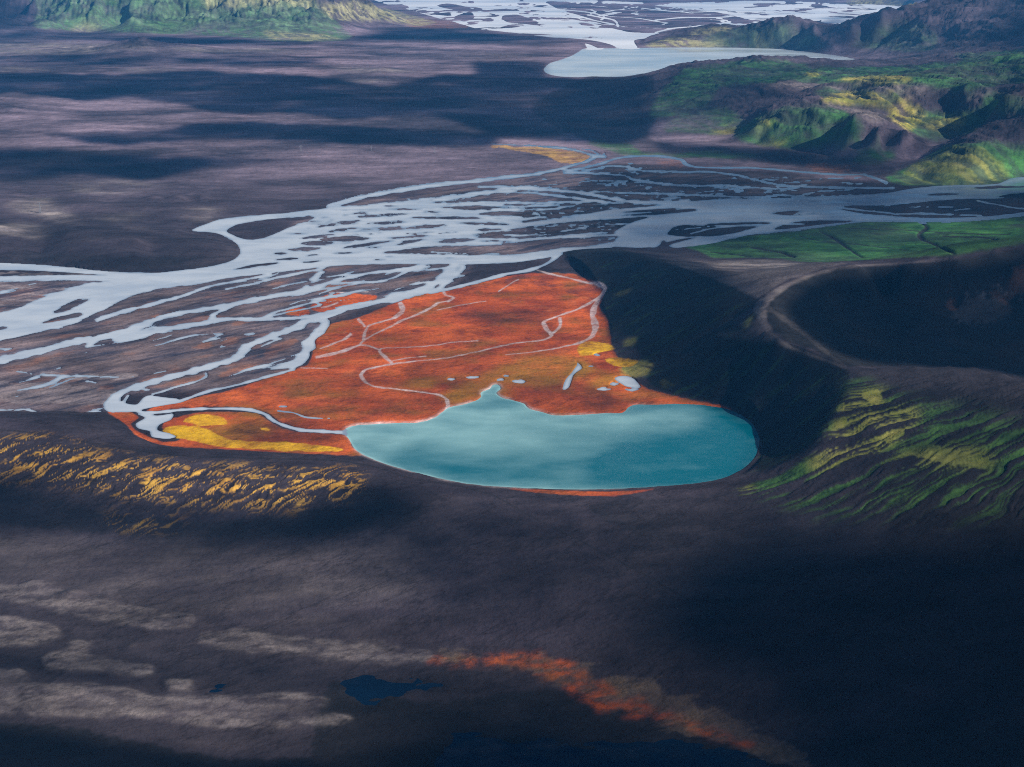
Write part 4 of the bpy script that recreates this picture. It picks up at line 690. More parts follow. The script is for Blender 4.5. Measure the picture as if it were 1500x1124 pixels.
# ------------------------------------------------------------------ materials
def mat(name):
    m = bpy.data.materials.new(name); m.use_nodes = True; m.node_tree.nodes.clear(); return m, m.node_tree, m.node_tree.links.new
def ground_material():
    m, nt, L = mat("ash_moss_and_sand")
    geo = nt_new(nt, 'ShaderNodeNewGeometry'); P = geo.outputs['Position']
    def noise(scale, det=5, rough=0.55, sx=1, sy=1, off=0.0, rot=0.0):
        mp = nt_new(nt, 'ShaderNodeMapping', vector_type='TEXTURE'); mp.inputs['Scale'].default_value = (1 / (scale * sx), 1 / (scale * sy), 1 / scale); mp.inputs['Rotation'].default_value = (0, 0, rot); mp.inputs['Location'].default_value = (off, off * 1.7, off * .3)
        L(P, mp.inputs[0]); n = nt_new(nt, 'ShaderNodeTexNoise', i_Scale=1.0, i_Detail=det, i_Roughness=rough); L(mp.outputs[0], n.inputs['Vector']); return n.outputs['Fac']
    def ramp(f, a, b, lo=0.0, hi=1.0):
        r = nt_new(nt, 'ShaderNodeMapRange'); L(f, r.inputs[0]); r.inputs[1].default_value = a; r.inputs[2].default_value = b; r.inputs[3].default_value = lo; r.inputs[4].default_value = hi; return r.outputs[0]
    def mix(f, a, b):
        x = nt_new(nt, 'ShaderNodeMix', data_type='RGBA')
        for s, v in (('Factor', f), ('A', a), ('B', b)):
            if isinstance(v, (tuple, float)): x.inputs[s].default_value = (v + (1.0,)) if isinstance(v, tuple) else v
            else: L(v, x.inputs[s])
        return x.outputs['Result']
    def mul(a, b):
        x = nt_new(nt, 'ShaderNodeMath', operation='MULTIPLY')
        for k, v in enumerate((a, b)):
            if isinstance(v, float): x.inputs[k].default_value = v
            else: L(v, x.inputs[k])
        return x.outputs[0]
    ch = {}
    for nm in cover:
        a = nt_new(nt, 'ShaderNodeAttribute', attribute_name=nm); s = nt_new(nt, 'ShaderNodeSeparateColor'); L(a.outputs['Color'], s.inputs[0])
        ch[nm] = (s.outputs[0], s.outputs[1], s.outputs[2], a.outputs['Alpha'])
    orange, gold, green, yellow = ch['cover_a']; pale, black, gravel, pink = ch['cover_b']; ochre, dark, brown, silt = ch['cover_c']; tan, track, washm, farm_ = ch['cover_d']; veins, halo_, grey, _o = ch['cover_e']
    n_big = noise(1 / 420, 6, 0.6, 1, 1.4); n_mid = noise(1 / 60, 6, 0.6, 0.8, 1.3, 5.0); n_fine = noise(1 / 7, 5, 0.65, 1, 1, 9.0); n_str = noise(1 / 80, 8, 0.62, 0.45, 1.8, 13.0, 0.75)
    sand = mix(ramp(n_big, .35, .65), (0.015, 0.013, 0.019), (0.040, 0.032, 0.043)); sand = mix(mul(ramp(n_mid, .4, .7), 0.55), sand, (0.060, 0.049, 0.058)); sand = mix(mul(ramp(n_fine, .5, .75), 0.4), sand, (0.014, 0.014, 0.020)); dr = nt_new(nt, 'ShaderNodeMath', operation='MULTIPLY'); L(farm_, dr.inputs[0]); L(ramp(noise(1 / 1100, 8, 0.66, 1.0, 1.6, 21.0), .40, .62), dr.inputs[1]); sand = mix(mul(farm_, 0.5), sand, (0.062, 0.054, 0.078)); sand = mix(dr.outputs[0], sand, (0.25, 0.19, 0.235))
    c = sand
    c = mix(mul(gravel, 0.85), c, mix(ramp(n_str, .38, .62), (0.035, 0.036, 0.056), (0.225, 0.165, 0.162)))
    c = mix(mul(halo_, mul(gravel, 0.75)), c, mix(ramp(n_mid, .3, .7), (0.026, 0.028, 0.045), (0.080, 0.078, 0.105)))
    c = mix(mul(washm, .7), c, mix(ramp(n_mid, .3, .7), (0.022, 0.020, 0.026), (0.040, 0.034, 0.040)))
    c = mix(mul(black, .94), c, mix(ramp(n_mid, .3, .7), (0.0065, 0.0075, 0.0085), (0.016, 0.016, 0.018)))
    c = mix(pale, c, mix(ramp(n_mid, .3, .7), (0.14, 0.122, 0.132), (0.32, 0.275, 0.25)))
    c = mix(mul(brown, ramp(n_str, .3, .6)), c, (0.30, 0.125, 0.07))
    c = mix(mul(silt, ramp(n_str, .35, .6)), c, (0.42, 0.36, 0.36))
    c = mix(tan, c, mix(ramp(n_fine, .3, .7), (0.06, 0.045, 0.03), (0.16, 0.10, 0.06)))
    n_pat = noise(1 / 170, 8, 0.62, 0.9, 0.9, 41.0); n_pt2 = noise(1 / 45, 8, 0.66, 0.9, 0.8, 47.0)
    og = mix(ramp(n_pat, .34, .66), (0.27, 0.040, 0.012), (0.60, 0.122, 0.024)); og = mix(mul(ramp(n_pt2, .50, .66), .75), og, (0.17, 0.030, 0.014)); og = mix(mul(ramp(n_fine, .50, .72), .45), og, (0.12, 0.030, 0.014)); og = mix(mul(ramp(noise(1 / 90, 8, 0.6, 1, 1, 53.0), .50, .64), .65), og, (0.19, 0.085, 0.016)); og = mix(mul(ramp(noise(1 / 110, 9, 0.65, 1, 1, 59.0), .58, .72), .5), og, (0.52, 0.17, 0.06))
    og = mix(mul(ochre, ramp(n_pt2, .25, .55, .2, 1.0)), og, (0.32, 0.16, 0.016)); og = mix(mul(dark, ramp(n_pt2, .20, .55, .25, 1.0)), og, (0.075, 0.024, 0.012))
    c = mix(orange, c, og)
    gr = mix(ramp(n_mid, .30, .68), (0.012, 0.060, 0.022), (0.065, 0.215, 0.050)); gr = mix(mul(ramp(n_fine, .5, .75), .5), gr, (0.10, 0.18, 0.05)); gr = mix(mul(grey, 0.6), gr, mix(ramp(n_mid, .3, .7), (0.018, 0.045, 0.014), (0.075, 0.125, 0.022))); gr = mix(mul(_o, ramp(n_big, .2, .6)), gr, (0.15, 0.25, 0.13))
    c = mix(green, c, gr)
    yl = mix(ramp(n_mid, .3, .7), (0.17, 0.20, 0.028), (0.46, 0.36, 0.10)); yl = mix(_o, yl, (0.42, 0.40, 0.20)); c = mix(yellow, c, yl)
    c = mix(gold, c, mix(ramp(n_pt2, .35, .6), (0.34, 0.14, 0.012), (0.80, 0.46, 0.012)))
    c = mix(veins, c, mix(ramp(n_pt2, .35, .65), (0.30, 0.15, 0.030), (0.62, 0.36, 0.060)))
    c = mix(pink, c, mix(ramp(n_fine, .3, .7), (0.34, 0.27, 0.28), (0.62, 0.53, 0.52)))
    c = mix(mul(track, .7), c, (0.015, 0.014, 0.016))
    v1 = noise(1 / 260, 12, 0.74, 0.8, 1.2, 31.0); v2 = noise(1 / 150, 10, 0.68, 0.6, 1.8, 37.0, 0.15)
    def lines(n, w, lo):
        s = nt_new(nt, 'ShaderNodeMath', operation='SUBTRACT'); L(n, s.inputs[0]); s.inputs[1].default_value = 0.5; a = nt_new(nt, 'ShaderNodeMath', operation='ABSOLUTE'); L(s.outputs[0], a.inputs[0]); return ramp(a.outputs[0], 0.0, w, lo, 1.0)
    ln = mul(lines(noise(1 / 120, 5, 0.6, 0.5, 1.6, 61.0, 0.7), .016, .66), lines(noise(1 / 48, 4, 0.6, 0.6, 1.5, 67.0, 0.5), .020, .74))
    va0 = nt_new(nt, 'ShaderNodeMath', operation='MULTIPLY'); L(ln, va0.inputs[1]); va = nt_new(nt, 'ShaderNodeMath', operation='MULTIPLY'); L(ramp(v1, .30, .70, .52, 1.50), va0.inputs[0]); L(va0.outputs[0], va.inputs[0]); L(ramp(v2, .32, .68, .66, 1.36), va.inputs[1])
    vm = nt_new(nt, 'ShaderNodeVectorMath', operation='SCALE'); L(c, vm.inputs[0]); L(va.outputs[0], vm.inputs['Scale']); c = vm.outputs[0]
    bs = nt_new(nt, 'ShaderNodeBsdfPrincipled', i_Roughness=0.95); bs.inputs['Specular IOR Level'].default_value = 0.12; L(c, bs.inputs['Base Color'])
    bm = nt_new(nt, 'ShaderNodeBump', i_Strength=0.65, i_Distance=2.0); add = nt_new(nt, 'ShaderNodeMath', operation='ADD'); L(n_fine, add.inputs[0]); L(mul(n_mid, 3.0), add.inputs[1]); L(add.outputs[0], bm.inputs['Height']); L(bm.outputs[0], bs.inputs['Normal'])
    o = nt_new(nt, 'ShaderNodeOutputMaterial'); L(bs.outputs[0], o.inputs['Surface']); return m
def water_material(name, deep, shallow, rough=0.12, attr=True, sc=1 / 14., bump=0.12, spec=0.5, blot=0.5):
    m, nt, L = mat(name)
    geo = nt_new(nt, 'ShaderNodeNewGeometry')
    mp = nt_new(nt, 'ShaderNodeMapping'); mp.inputs['Scale'].default_value = (sc, sc * 1.6, sc); L(geo.outputs['Position'], mp.inputs[0])
    n = nt_new(nt, 'ShaderNodeTexNoise', i_Scale=1.0, i_Detail=4.0, i_Roughness=0.6); L(mp.outputs[0], n.inputs['Vector'])
    mp2 = nt_new(nt, 'ShaderNodeMapping'); mp2.inputs['Scale'].default_value = (sc / 9, sc / 5, sc); mp2.inputs['Rotation'].default_value = (0, 0, -0.3); L(geo.outputs['Position'], mp2.inputs[0])
    n2 = nt_new(nt, 'ShaderNodeTexNoise', i_Scale=1.0, i_Detail=5.0, i_Roughness=0.55); L(mp2.outputs[0], n2.inputs['Vector'])
    a = nt_new(nt, 'ShaderNodeAttribute', attribute_name='shallow')
    s = nt_new(nt, 'ShaderNodeMath', operation='MULTIPLY_ADD'); L(n2.outputs['Fac'], s.inputs[0]); s.inputs[1].default_value = blot; s.inputs[2].default_value = -blot * 0.5
    ad = nt_new(nt, 'ShaderNodeMath', operation='ADD'); ad.use_clamp = True; L(s.outputs[0], ad.inputs[0]); L(a.outputs['Fac'], ad.inputs[1])
    x = nt_new(nt, 'ShaderNodeMix', data_type='RGBA'); L(ad.outputs[0], x.inputs['Factor']); x.inputs['A'].default_value = deep + (1,); x.inputs['B'].default_value = shallow + (1,)
    bs = nt_new(nt, 'ShaderNodeBsdfPrincipled', i_Roughness=rough, i_IOR=1.33); bs.inputs['Specular IOR Level'].default_value = spec; L(x.outputs['Result'], bs.inputs['Base Color'])
    rr = nt_new(nt, 'ShaderNodeMapRange'); L(n2.outputs['Fac'], rr.inputs[0]); rr.inputs[1].default_value = .35; rr.inputs[2].default_value = .65; rr.inputs[3].default_value = rough * .6; rr.inputs[4].default_value = min(1.0, rough * 2.2); L(rr.outputs[0], bs.inputs['Roughness'])
    bm = nt_new(nt, 'ShaderNodeBump', i_Strength=bump, i_Distance=0.5); L(n.outputs['Fac'], bm.inputs['Height']); L(bm.outputs[0], bs.inputs['Normal'])
    o = nt_new(nt, 'ShaderNodeOutputMaterial'); L(bs.outputs[0], o.inputs['Surface']); return m

# ------------------------------------------------------------------ meshes
def grid_mesh(name, cellmask, zz, attrs, material, smooth=True):
    ci, cj = np.nonzero(cellmask); a = ci * NC + cj; quads = np.stack([a, a + 1, a + NC + 1, a + NC], 1)
    used = np.zeros(NR * NC, bool); used[quads.ravel()] = True; idx = np.cumsum(used) - 1; quads = idx[quads]
    n = int(used.sum()); co = np.empty((n, 3), np.float32); co[:, 0] = GX.ravel()[used]; co[:, 1] = GY.ravel()[used]; co[:, 2] = (zz.ravel()[used] if hasattr(zz, 'ravel') else zz)
    me = bpy.data.meshes.new(name); me.vertices.add(n); me.vertices.foreach_set('co', co.ravel())
    f = len(quads); me.loops.add(f * 4); me.loops.foreach_set('vertex_index', quads.ravel().astype(np.int32)); me.polygons.add(f)
    me.polygons.foreach_set('loop_start', np.arange(0, f * 4, 4, dtype=np.int32)); me.polygons.foreach_set('loop_total', np.full(f, 4, np.int32))
    me.update(calc_edges=True)
    me.polygons.foreach_set('use_smooth', np.full(f, smooth))
    for k, v in attrs.items():
        if isinstance(v, tuple):
            at = me.color_attributes.new(k, 'FLOAT_COLOR', 'POINT'); c = np.stack([q.ravel()[used] for q in v], 1).astype(np.float32); at.data.foreach_set('color', c.ravel())
        else:
            at = me.attributes.new(k, 'FLOAT', 'POINT'); at.data.foreach_set('value', v.ravel()[used].astype(np.float32))
    me.materials.append(material); ob = bpy.data.objects.new(name, me); S.collection.objects.link(ob); return ob
def tag(o, label=None, cat=None, kind=None, group=None):
    for k, v in (('label', label), ('category', cat), ('kind', kind), ('group', group)):
        if v: o[k] = v
    return o

gm = ground_material()
# who is who on the ground
reg = np.zeros((NR, NC), np.int8)
def region(k, pts): 
    F = newF(); area(F, pts, 1.0, amp=1.5); reg[F > 0.5] = k
region(1, [(205, 603), (240, 594), (300, 580), (345, 570), (400, 552), (432, 542), (452, 533), (458, 520), (461, 500), (468, 487), (490, 474), (520, 467), (560, 452), (600, 436), (640, 428), (700, 416), (740, 405), (800, 398), (840, 402), (870, 415), (888, 430), (880, 450), (892, 470), (897, 510), (905, 525), (925, 550), (960, 573), (1010, 586), (1060, 596), (1050, 612), (800, 660), (600, 640), (512, 655), (530, 667), (440, 664), (330, 658), (230, 650), (180, 622), (165, 604)])
region(2, [(828, 374), (850, 366), (900, 364), (960, 374), (1060, 376), (1130, 380), (1240, 387), (1400, 376), (1500, 358), (1800, 340), (1800, 640), (1500, 562), (1242, 549), (1226, 607), (1180, 664), (1105, 702), (1118, 650), (1100, 613), (1060, 592), (960, 568), (905, 528), (897, 480), (880, 440), (886, 425)])
region(3, [(1105, 702), (1180, 664), (1226, 607), (1242, 549), (1500, 562), (1800, 640), (1800, 780), (1500, 775), (1300, 775), (1150, 735)])
region(4, [(850, 112), (960, 106), (1000, 96), (1100, 84), (1260, 88), (1300, 84), (1440, 74), (1800, 60), (1800, 250), (1500, 256), (1460, 268), (1400, 271), (1300, 268), (1100, 236), (950, 225)])
rightM = (GY > 9300) & (GY < 22000) & (GX > 900) & (Z > 4.5); reg[rightM & (reg == 0)] = 5
leftM = (GY > 11200) & (GY < 30000) & (GX < -1300) & (Z > 8); reg[leftM & (reg == 0)] = 6
cellreg = reg[:-1, :-1]
names = {0: ("ground", "dark purplish volcanic sand plain with braided gravel flats", "structure"), 1: ("marsh_vegetation", "rust orange and golden marsh plants between river and turquoise lake", "stuff"), 2: ("crater_ridge", "black sand crater walls darkened with painted shade, with a pale crest around the lake's right end", "structure"), 3: ("mossy_slope", "dark slope with green and yellow moss streaks right of the lake", "structure"), 4: ("hills", "green and sandy hills beyond the river at the right", "structure"), 5: ("mountain_range", "dark ash mountains at the upper right edge", "structure"), 6: ("mountain_range", "pale green mountains at the upper left edge", "structure")}
for k, (nm, lb, kd) in names.items():
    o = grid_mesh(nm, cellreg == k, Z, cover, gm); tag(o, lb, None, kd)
def wet(F, thr=0.01, grow=1):
    m = F > thr
    for _ in range(grow):
        m2 = m.copy(); m2[1:] |= m[:-1]; m2[:-1] |= m[1:]; m2[:, 1:] |= m[:, :-1]; m2[:, :-1] |= m[:, 1:]; m = m2
    return (m[:-1, :-1] | m[1:, :-1] | m[:-1, 1:] | m[1:, 1:])
# tone of the waters: silt and depth, plus painted reflections and eastward shade
eastdark = sstep(-200, 900, GX)
lakeU = blur(Lk, (10, 14), 3)
edge = (1 - sstep(0.30, 0.93, lakeU)) * 0.5 + 0.6 * (1 - sstep(0.4, 0.75, blur(Lk, (3, 5), 2)))
silt_and_reflection = newF()
area(silt_and_reflection, [(500, 630), (540, 622), (600, 620), (650, 605), (700, 588), (770, 598), (820, 612), (900, 615), (700, 630), (600, 655), (550, 665), (515, 650)], .55, amp=8); area(silt_and_reflection, [(760, 610), (900, 608), (1000, 600), (1030, 612), (1000, 630), (900, 628), (800, 625)], .45, amp=6); area(silt_and_reflection, [(780, 708), (850, 702), (865, 704), (840, 714), (790, 714)], .6, amp=3); area(silt_and_reflection, [(620, 640), (700, 628), (800, 640), (780, 655), (690, 662), (640, 660)], .35, amp=8); area(silt_and_reflection, [(900, 650), (1000, 640), (1090, 630), (1108, 660), (1050, 695), (950, 705), (860, 690)], -0.22, amp=8)  # pale patches paint cloud reflections as well as silt
silt_and_reflection = blur(silt_and_reflection, 9, 2)
teal = 0.34 * np.exp(-(((GX - 20) / 210) ** 2 + ((GY - 2010) / 120) ** 2))
west = sstep(330, -60, GX)
shl = np.clip(edge * (0.25 + 0.75 * west) * (0.75 + 0.6 * fbm(GX / 50, GY / 40, 4, 143)) * np.clip(0.3 + west, 0, 1) + silt_and_reflection * (0.8 + 0.7 * fbm(GX / 90, GY / 50, 5, 144)) + teal, 0, 1)
wedge = 1 - sstep(.45, 1.0, blur(Wt, (1, 2), 1))
rs = np.clip(0.95 - 0.85 * sstep(-400, 1500, GX + 0.25 * (GY - 3000)) + 0.22 * np.where(Belt > Belt2, fbm(lu / 400, lv / 26, 5, 131, .6), fbm(wx / 500, wy / 22, 5, 132, .6)) - 0.55 * wedge, 0, 1)  # river colour darkened eastward, standing in for cloud shade and weaker glare
river_m = water_material("silty_river_water", (0.090, 0.160, 0.245), (0.47, 0.53, 0.59), 0.22, sc=1 / 16., bump=0.10, blot=0.7)
lake_m = water_material("turquoise_lake_water", (0.000, 0.120, 0.165), (0.33, 0.58, 0.58), 0.12, sc=1 / 7., bump=0.06, blot=0.34)
o = grid_mesh("river", wet(Wt, 0.01, 2) & (GY[:-1, :-1] < 6000), 0.06, {'shallow': rs}, river_m); tag(o, "grey blue braided glacial river crossing the plain", None, "structure")
o = grid_mesh("crater_lake", wet(Lkb, 0.01, 2), 0.0, {'shallow': shl}, lake_m); tag(o, "turquoise crater lake in the middle", None, "structure")
o = grid_mesh("far_lake", wet(Lk2b, 0.01, 1), 0.0, {'shallow': np.full((NR, NC), .75)}, water_material("pale_lake_water", (0.25, 0.36, 0.42), (0.60, 0.68, 0.72), 0.15, sc=1 / 60., bump=0.05, blot=0.5)); tag(o, "pale grey lake below the mountains", None, "structure")
o = grid_mesh("far_river", wet(FWb, 0.01, 1), 0.3, {'shallow': np.full((NR, NC), .95)}, water_material("far_river_water", (0.42, 0.52, 0.63), (0.80, 0.84, 0.88), 0.3, sc=1 / 200., bump=0.03, blot=0.2)); tag(o, "white braided river plain near the horizon", None, "structure")
o = grid_mesh("pool", wet(Plb), LV, {'shallow': np.zeros((NR, NC))}, water_material("dark_pool_water", (0.000, 0.010, 0.030), (0.000, 0.030, 0.085), 0.55, sc=1 / 5., bump=0.2, blot=0.9, spec=0.15)); tag(o, "deep blue shallow pools in the dark foreground sand", None, "structure")

# ------------------------------------------------------------------ unseen broken clouds above the flying height, shaped from the shade wanted on the land
ALT = 1900.0
sxx, syy = SUN.x / SUN.z, SUN.y / SUN.z
def shade(F, pts, v, amp=6, sc=30, seed=1):
    P = wobble(smooth_line(pts, True, 6), amp, sc, seed); x, y = hit(P[:, 0], P[:, 1]); z = sample(ZBS, x, y)
    i, j = to_ij(x - sxx * z, y - syy * z); fill(np.stack([i, j], 1), F, v, 1)
ZBS = blur(ZB, 12, 2)
CL = newF()
CLM = newF(); CLS = newF()
shade(CLM, [(-400, 47), (0, 47), (120, 50), (330, 55), (470, 61), (540, 50), (560, 43), (640, 44), (780, 52), (840, 60), (700, 61), (520, 60), (400, 66), (280, 65), (180, 60), (60, 56), (-400, 57)], 1.0, 1)
shade(CLM, [(-400, 84), (0, 86), (60, 81), (160, 78), (300, 81), (420, 84), (480, 92), (380, 97), (240, 92), (180, 97), (0, 95), (-400, 94)], .8, 2)
shade(CL, [(-500, 107), (0, 107), (90, 108), (180, 108), (300, 104), (460, 112), (560, 125), (640, 110), (700, 106), (690, 92), (760, 90), (800, 94), (800, 112), (870, 116), (960, 112), (950, 140), (965, 175), (950, 200), (900, 212), (800, 206), (720, 198), (660, 176), (560, 172), (500, 175), (440, 168), (330, 166), (240, 150), (180, 145), (110, 146), (0, 138), (-500, 135)], 1.0, 4)
shade(CL, [(60, 196), (120, 193), (230, 190), (300, 180), (440, 180), (560, 186), (660, 190), (730, 200), (720, 213), (620, 216), (500, 210), (380, 205), (260, 208), (160, 212)], 1.0, 3)
shade(CL, [(-500, 217), (0, 218), (130, 222), (230, 228), (330, 230), (440, 236), (380, 242), (300, 246), (220, 262), (120, 256), (60, 262), (0, 266), (-500, 275)], .95, 4)
shade(CL, [(960, 206), (1040, 212), (1120, 218), (1250, 216), (1300, 200), (1290, 185), (1340, 200), (1380, 222), (1320, 245), (1290, 260), (1200, 246), (1100, 234), (980, 228)], .95, 2)
shade(CLM, [(880, 120), (960, 108), (1020, 98), (1120, 90), (1220, 96), (1180, 112), (1130, 130), (1170, 142), (1120, 158), (1070, 180), (1010, 206), (940, 205), (900, 180)], .45, 4)
shade(CLM, [(1200, 86), (1300, 86), (1420, 84), (1500, 95), (1600, 100), (1600, 140), (1480, 130), (1360, 112), (1240, 108)], .3, 4)
shade(CLM, [(1370, 190), (1420, 198), (1500, 185), (1620, 190), (1620, 215), (1500, 212), (1430, 206), (1390, 212)], .85, 2)
shade(CLM, [(740, 345), (800, 300), (860, 262), (960, 244), (1100, 250), (1260, 262), (1400, 275), (1700, 265), (1700, 345), (1300, 372), (1100, 372), (1000, 370), (880, 366), (800, 368)], .6, 5)
shade(CL, [(850, 372), (960, 372), (1060, 396), (1100, 440), (1075, 470), (1000, 500), (950, 550), (905, 505), (888, 455), (882, 420)], .85, 2)
shade(CL, [(1250, 396), (1400, 386), (1500, 370), (1800, 350), (1800, 585), (1500, 552), (1430, 540), (1300, 534), (1235, 520), (1165, 480), (1150, 445), (1185, 415)], .95, 2)  # cloud piece stretched towards the crest to darken the bowl
shade(CLM, [(1240, 560), (1500, 570), (1800, 600), (1800, 780), (1500, 770), (1300, 770), (1150, 730), (1140, 700), (1210, 640)], .30, 5)
shade(CLS, [(940, 870), (1040, 790), (1180, 770), (1400, 775), (1800, 780), (1800, 1400), (300, 1400), (500, 1110), (620, 1040), (760, 1010), (900, 1060), (1080, 1100), (1180, 1120), (1060, 1010), (920, 950)], .98, 14)
shade(CLM, [(540, 790), (700, 760), (900, 770), (1000, 800), (940, 860), (900, 900), (700, 930), (600, 880), (520, 830)], .38, 8)
shade(CL, [(-400, 1062), (0, 1062), (160, 1082), (330, 1110), (500, 1124), (500, 1400), (-400, 1400)], .95, 8)
shade(CLM, [(-400, 705), (0, 700), (120, 730), (300, 745), (440, 742), (540, 712), (620, 740), (580, 780), (420, 800), (200, 790), (0, 775), (-400, 765)], .75, 6)
shade(CLM, [(-400, 930), (0, 950), (300, 970), (600, 980), (900, 1000), (900, 1060), (500, 1010), (300, 1005), (0, 1000), (-400, 1000)], .5, 8)
shade(CLM, [(-60, -40), (30, -30), (62, 5), (50, 36), (20, 42), (-60, 42)], .6, 2); shade(CLM, [(1240, 20), (1300, 60), (1250, 76), (1210, 60), (1190, 40)], .8, 2); shade(CLM, [(1440, 20), (1500, 10), (1600, 10), (1600, 70), (1450, 76), (1465, 50)], .85, 2)
shade(CL, [(1112, 446), (1150, 500), (1200, 524), (1240, 546), (1234, 580), (1224, 606), (1204, 636), (1178, 662), (1140, 685), (1112, 690), (1113, 650), (1098, 618), (1060, 598), (960, 574), (940, 550), (990, 505), (1070, 470)], .78, 0)  # cloud piece added to keep the lake bowl wall evenly dark
dens = np.maximum.reduce([blur(CL, 3, 2), blur(CLM, 8, 2), blur(CLS, 32, 3) * 1.15])
wsp = fbm(GX / 420, GY / 500, 6, 201, 0.6)
dens = dens + (wsp * 0.9) * np.clip(dens * (1.15 - dens) * 4, 0, 1) * np.where(GY > 3500, 1.0, 0.45)
dens = np.clip(dens, 0, 1)
def clouds():
    m, nt, L = mat("cloud_vapour"); m.surface_render_method = 'BLENDED'
    a = nt_new(nt, 'ShaderNodeAttribute', attribute_name='vapour')
    tr = nt_new(nt, 'ShaderNodeBsdfTransparent'); df = nt_new(nt, 'ShaderNodeBsdfDiffuse'); df.inputs['Color'].default_value = (.85, .87, .9, 1)
    mx = nt_new(nt, 'ShaderNodeMixShader'); L(a.outputs['Fac'], mx.inputs[0]); L(tr.outputs[0], mx.inputs[1]); L(df.outputs[0], mx.inputs[2])
    o = nt_new(nt, 'ShaderNodeOutputMaterial'); L(mx.outputs[0], o.inputs['Surface'])
    st = 4; D = dens[::st, ::st]; X = GX[::st, ::st] + sxx * ALT; Y = GY[::st, ::st] + syy * ALT; n0, n1 = D.shape
    puff = fbm(X / 500, Y / 500, 5, 203) 
    keep = D > 0.015; cell = keep[:-1, :-1] | keep[1:, :-1] | keep[:-1, 1:] | keep[1:, 1:]
    th = 25 + 260 * D * (0.7 + 0.6 * puff)
    # a single layer carries both faces: the two passes through it give the total opacity
    al = 1 - np.sqrt(np.clip(1 - D * 0.985, 0, 1))
    ci, cj = np.nonzero(cell); b = ci * n1 + cj; q = np.stack([b, b + 1, b + n1 + 1, b + n1], 1)
    used = np.zeros(n0 * n1, bool); used[q.ravel()] = True; idx = np.cumsum(used) - 1; q = idx[q]; n = int(used.sum())
    top = np.stack([X, Y, ALT + th], -1).reshape(-1, 3)[used]; bot = np.stack([X, Y, ALT - th * .25], -1).reshape(-1, 3)[used]
    # keep the shade where it belongs: lift along the sun's direction
    top[:, 0] += sxx * th.ravel()[used]; top[:, 1] += syy * th.ravel()[used]; bot[:, 0] -= sxx * th.ravel()[used] * .25; bot[:, 1] -= syy * th.ravel()[used] * .25
    me = bpy.data.meshes.new("cloud"); co = np.concatenate([top, bot]).astype(np.float32); faces = np.concatenate([q, q[:, ::-1] + n])
    me.vertices.add(2 * n); me.vertices.foreach_set('co', co.ravel()); f = len(faces); me.loops.add(4 * f); me.loops.foreach_set('vertex_index', faces.ravel().astype(np.int32)); me.polygons.add(f)
    me.polygons.foreach_set('loop_start', np.arange(0, f * 4, 4, dtype=np.int32)); me.polygons.foreach_set('loop_total', np.full(f, 4, np.int32)); me.update(calc_edges=True)
    at = me.attributes.new('vapour', 'FLOAT', 'POINT'); at.data.foreach_set('value', np.tile(al.ravel()[used], 2).astype(np.float32))
    me.materials.append(m); ob = bpy.data.objects.new("cloud", me); S.collection.objects.link(ob); tag(ob, "unseen broken cloud deck shaped to shade the plain", None, "structure")
clouds()

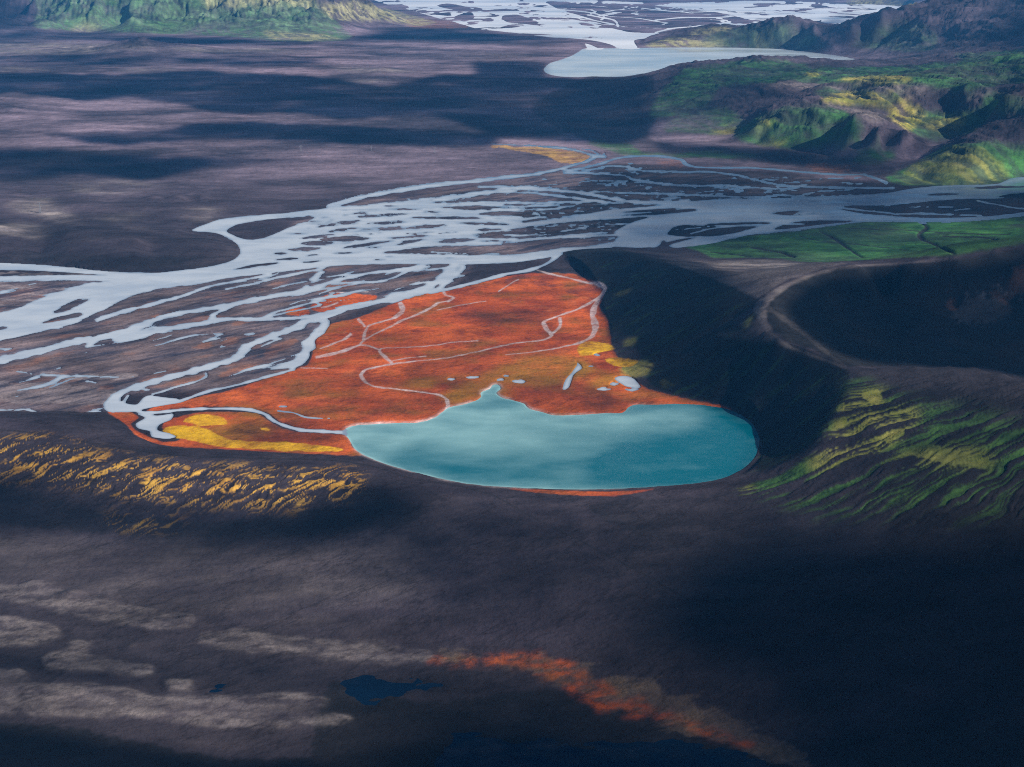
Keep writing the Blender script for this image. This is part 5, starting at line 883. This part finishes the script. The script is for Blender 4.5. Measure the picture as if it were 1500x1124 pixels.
# ------------------------------------------------------------------ power line pylons on the plain
def pylons():
    m, nt, L = mat("galvanised_steel"); bs = nt_new(nt, 'ShaderNodeBsdfPrincipled', i_Roughness=0.45, i_Metallic=0.3); n = nt_new(nt, 'ShaderNodeTexNoise', i_Scale=0.7, i_Detail=3.0)
    r = nt_new(nt, 'ShaderNodeMix', data_type='RGBA'); L(n.outputs['Fac'], r.inputs['Factor']); r.inputs['A'].default_value = (.22, .24, .27, 1); r.inputs['B'].default_value = (.34, .36, .40, 1); L(r.outputs['Result'], bs.inputs['Base Color'])
    o = nt_new(nt, 'ShaderNodeOutputMaterial'); L(bs.outputs[0], o.inputs['Surface'])
    def bars(name, segs, par):
        vs, fs = [], []
        for a, b, w in segs:
            a = Vector(a); b = Vector(b); d = (b - a).normalized(); s = d.cross(Vector((0, 0, 1)) if abs(d.z) < .9 else Vector((1, 0, 0))).normalized() * w * .5; t = d.cross(s).normalized() * w * .5; k = len(vs)
            vs += [a + s + t, a - s + t, a - s - t, a + s - t, b + s + t, b - s + t, b - s - t, b + s - t]
            fs += [(k, k + 1, k + 2, k + 3), (k + 7, k + 6, k + 5, k + 4)] + [(k + q, k + 4 + q, k + 4 + (q + 1) % 4, k + (q + 1) % 4) for q in range(4)]
        me = bpy.data.meshes.new(name); me.from_pydata(vs, [], fs); me.materials.append(m); ob = bpy.data.objects.new(name, me); S.collection.objects.link(ob); ob.parent = par; return ob
    root = bpy.data.objects.new("power_pylon", None); S.collection.objects.link(root)
    c = [(-3, -3), (3, -3), (3, 3), (-3, 3)]
    for x, y in c: bars("leg", [((x, y, -1.5), (x * .22, y * .22, 22), .45)], root)
    seg = []
    for k in range(6):
        z0, z1 = k * 3.6, (k + 1) * 3.6; f0, f1 = 1 - .78 * z0 / 22, 1 - .78 * z1 / 22
        for q in range(4):
            a, b = c[q], c[(q + 1) % 4]; seg.append(((a[0] * f0, a[1] * f0, z0), (b[0] * f1, b[1] * f1, z1), .22)); seg.append(((b[0] * f0, b[1] * f0, z0), (a[0] * f1, a[1] * f1, z1), .22))
    for x, y in c: seg.append(((x * .22, y * .22, 22), (x * .1, y * .1, 29), .35))
    bars("lattice_mast", seg, root)
    for z, w in ((22.5, 7.5), (26.5, 5.5)):
        bars("crossarm", [((-w, 0, z), (w, 0, z), .5), ((-w, 0, z), (0, 0, z + 1.8), .25), ((w, 0, z), (0, 0, z + 1.8), .25)] + [((x, 0, z), (x, 0, z - 1.8), .25) for x in (-w, w)], root)
    spots = [(59, 312, 1.05, "steel lattice pylon on the pale sand above the headland, alone at far left"), (441, 222, .8, "steel lattice pylon on the dark plain, leftmost of three in the row beyond the river"), (544, 221, .6, "short steel lattice pylon between two others in the row beyond the river"), (637, 224, .75, "steel lattice pylon nearest the yellow grass by the river spring, end of its row")]
    parts = list(root.children)
    for k, (px, py, s, lb) in enumerate(spots):
        o = root if k == 0 else root.copy()
        if k:
            S.collection.objects.link(o)
            for ch in parts: d = ch.copy(); S.collection.objects.link(d); d.parent = o
        x, y = hit([px], [py]); o.location = (float(x[0]), float(y[0]), float(sample(Z, x, y)[0]) ); o.scale = (s,) * 3; o.rotation_euler = (0, 0, .15); tag(o, lb, "pylon", None, "power line pylons crossing the plain")
pylons()

# ------------------------------------------------------------------ haze
def haze():
    me = bpy.data.meshes.new("haze"); x0, x1, y0, y1, z0, z1 = -24000, 24000, -1500, 43500, float(Z.min()) - 1.5, 715.0
    v = [(x, y, z) for z in (z0, z1) for y in (y0, y1) for x in (x0, x1)]
    me.from_pydata(v, [], [(0, 2, 3, 1), (4, 5, 7, 6), (0, 1, 5, 4), (2, 6, 7, 3), (0, 4, 6, 2), (1, 3, 7, 5)])
    m, nt, L = mat("haze_air"); pv = nt_new(nt, 'ShaderNodeVolumePrincipled'); pv.inputs['Density'].default_value = HAZE_DENSITY; pv.inputs['Color'].default_value = HAZE_COLOR + (1,); pv.inputs['Anisotropy'].default_value = 0.0
    o = nt_new(nt, 'ShaderNodeOutputMaterial'); L(pv.outputs[0], o.inputs['Volume']); me.materials.append(m)
    ob = bpy.data.objects.new("haze", me); S.collection.objects.link(ob); tag(ob, "thin blue haze over the whole plain", None, "stuff")
haze()
print("top height", Z.max(), "lowest", Z.min())
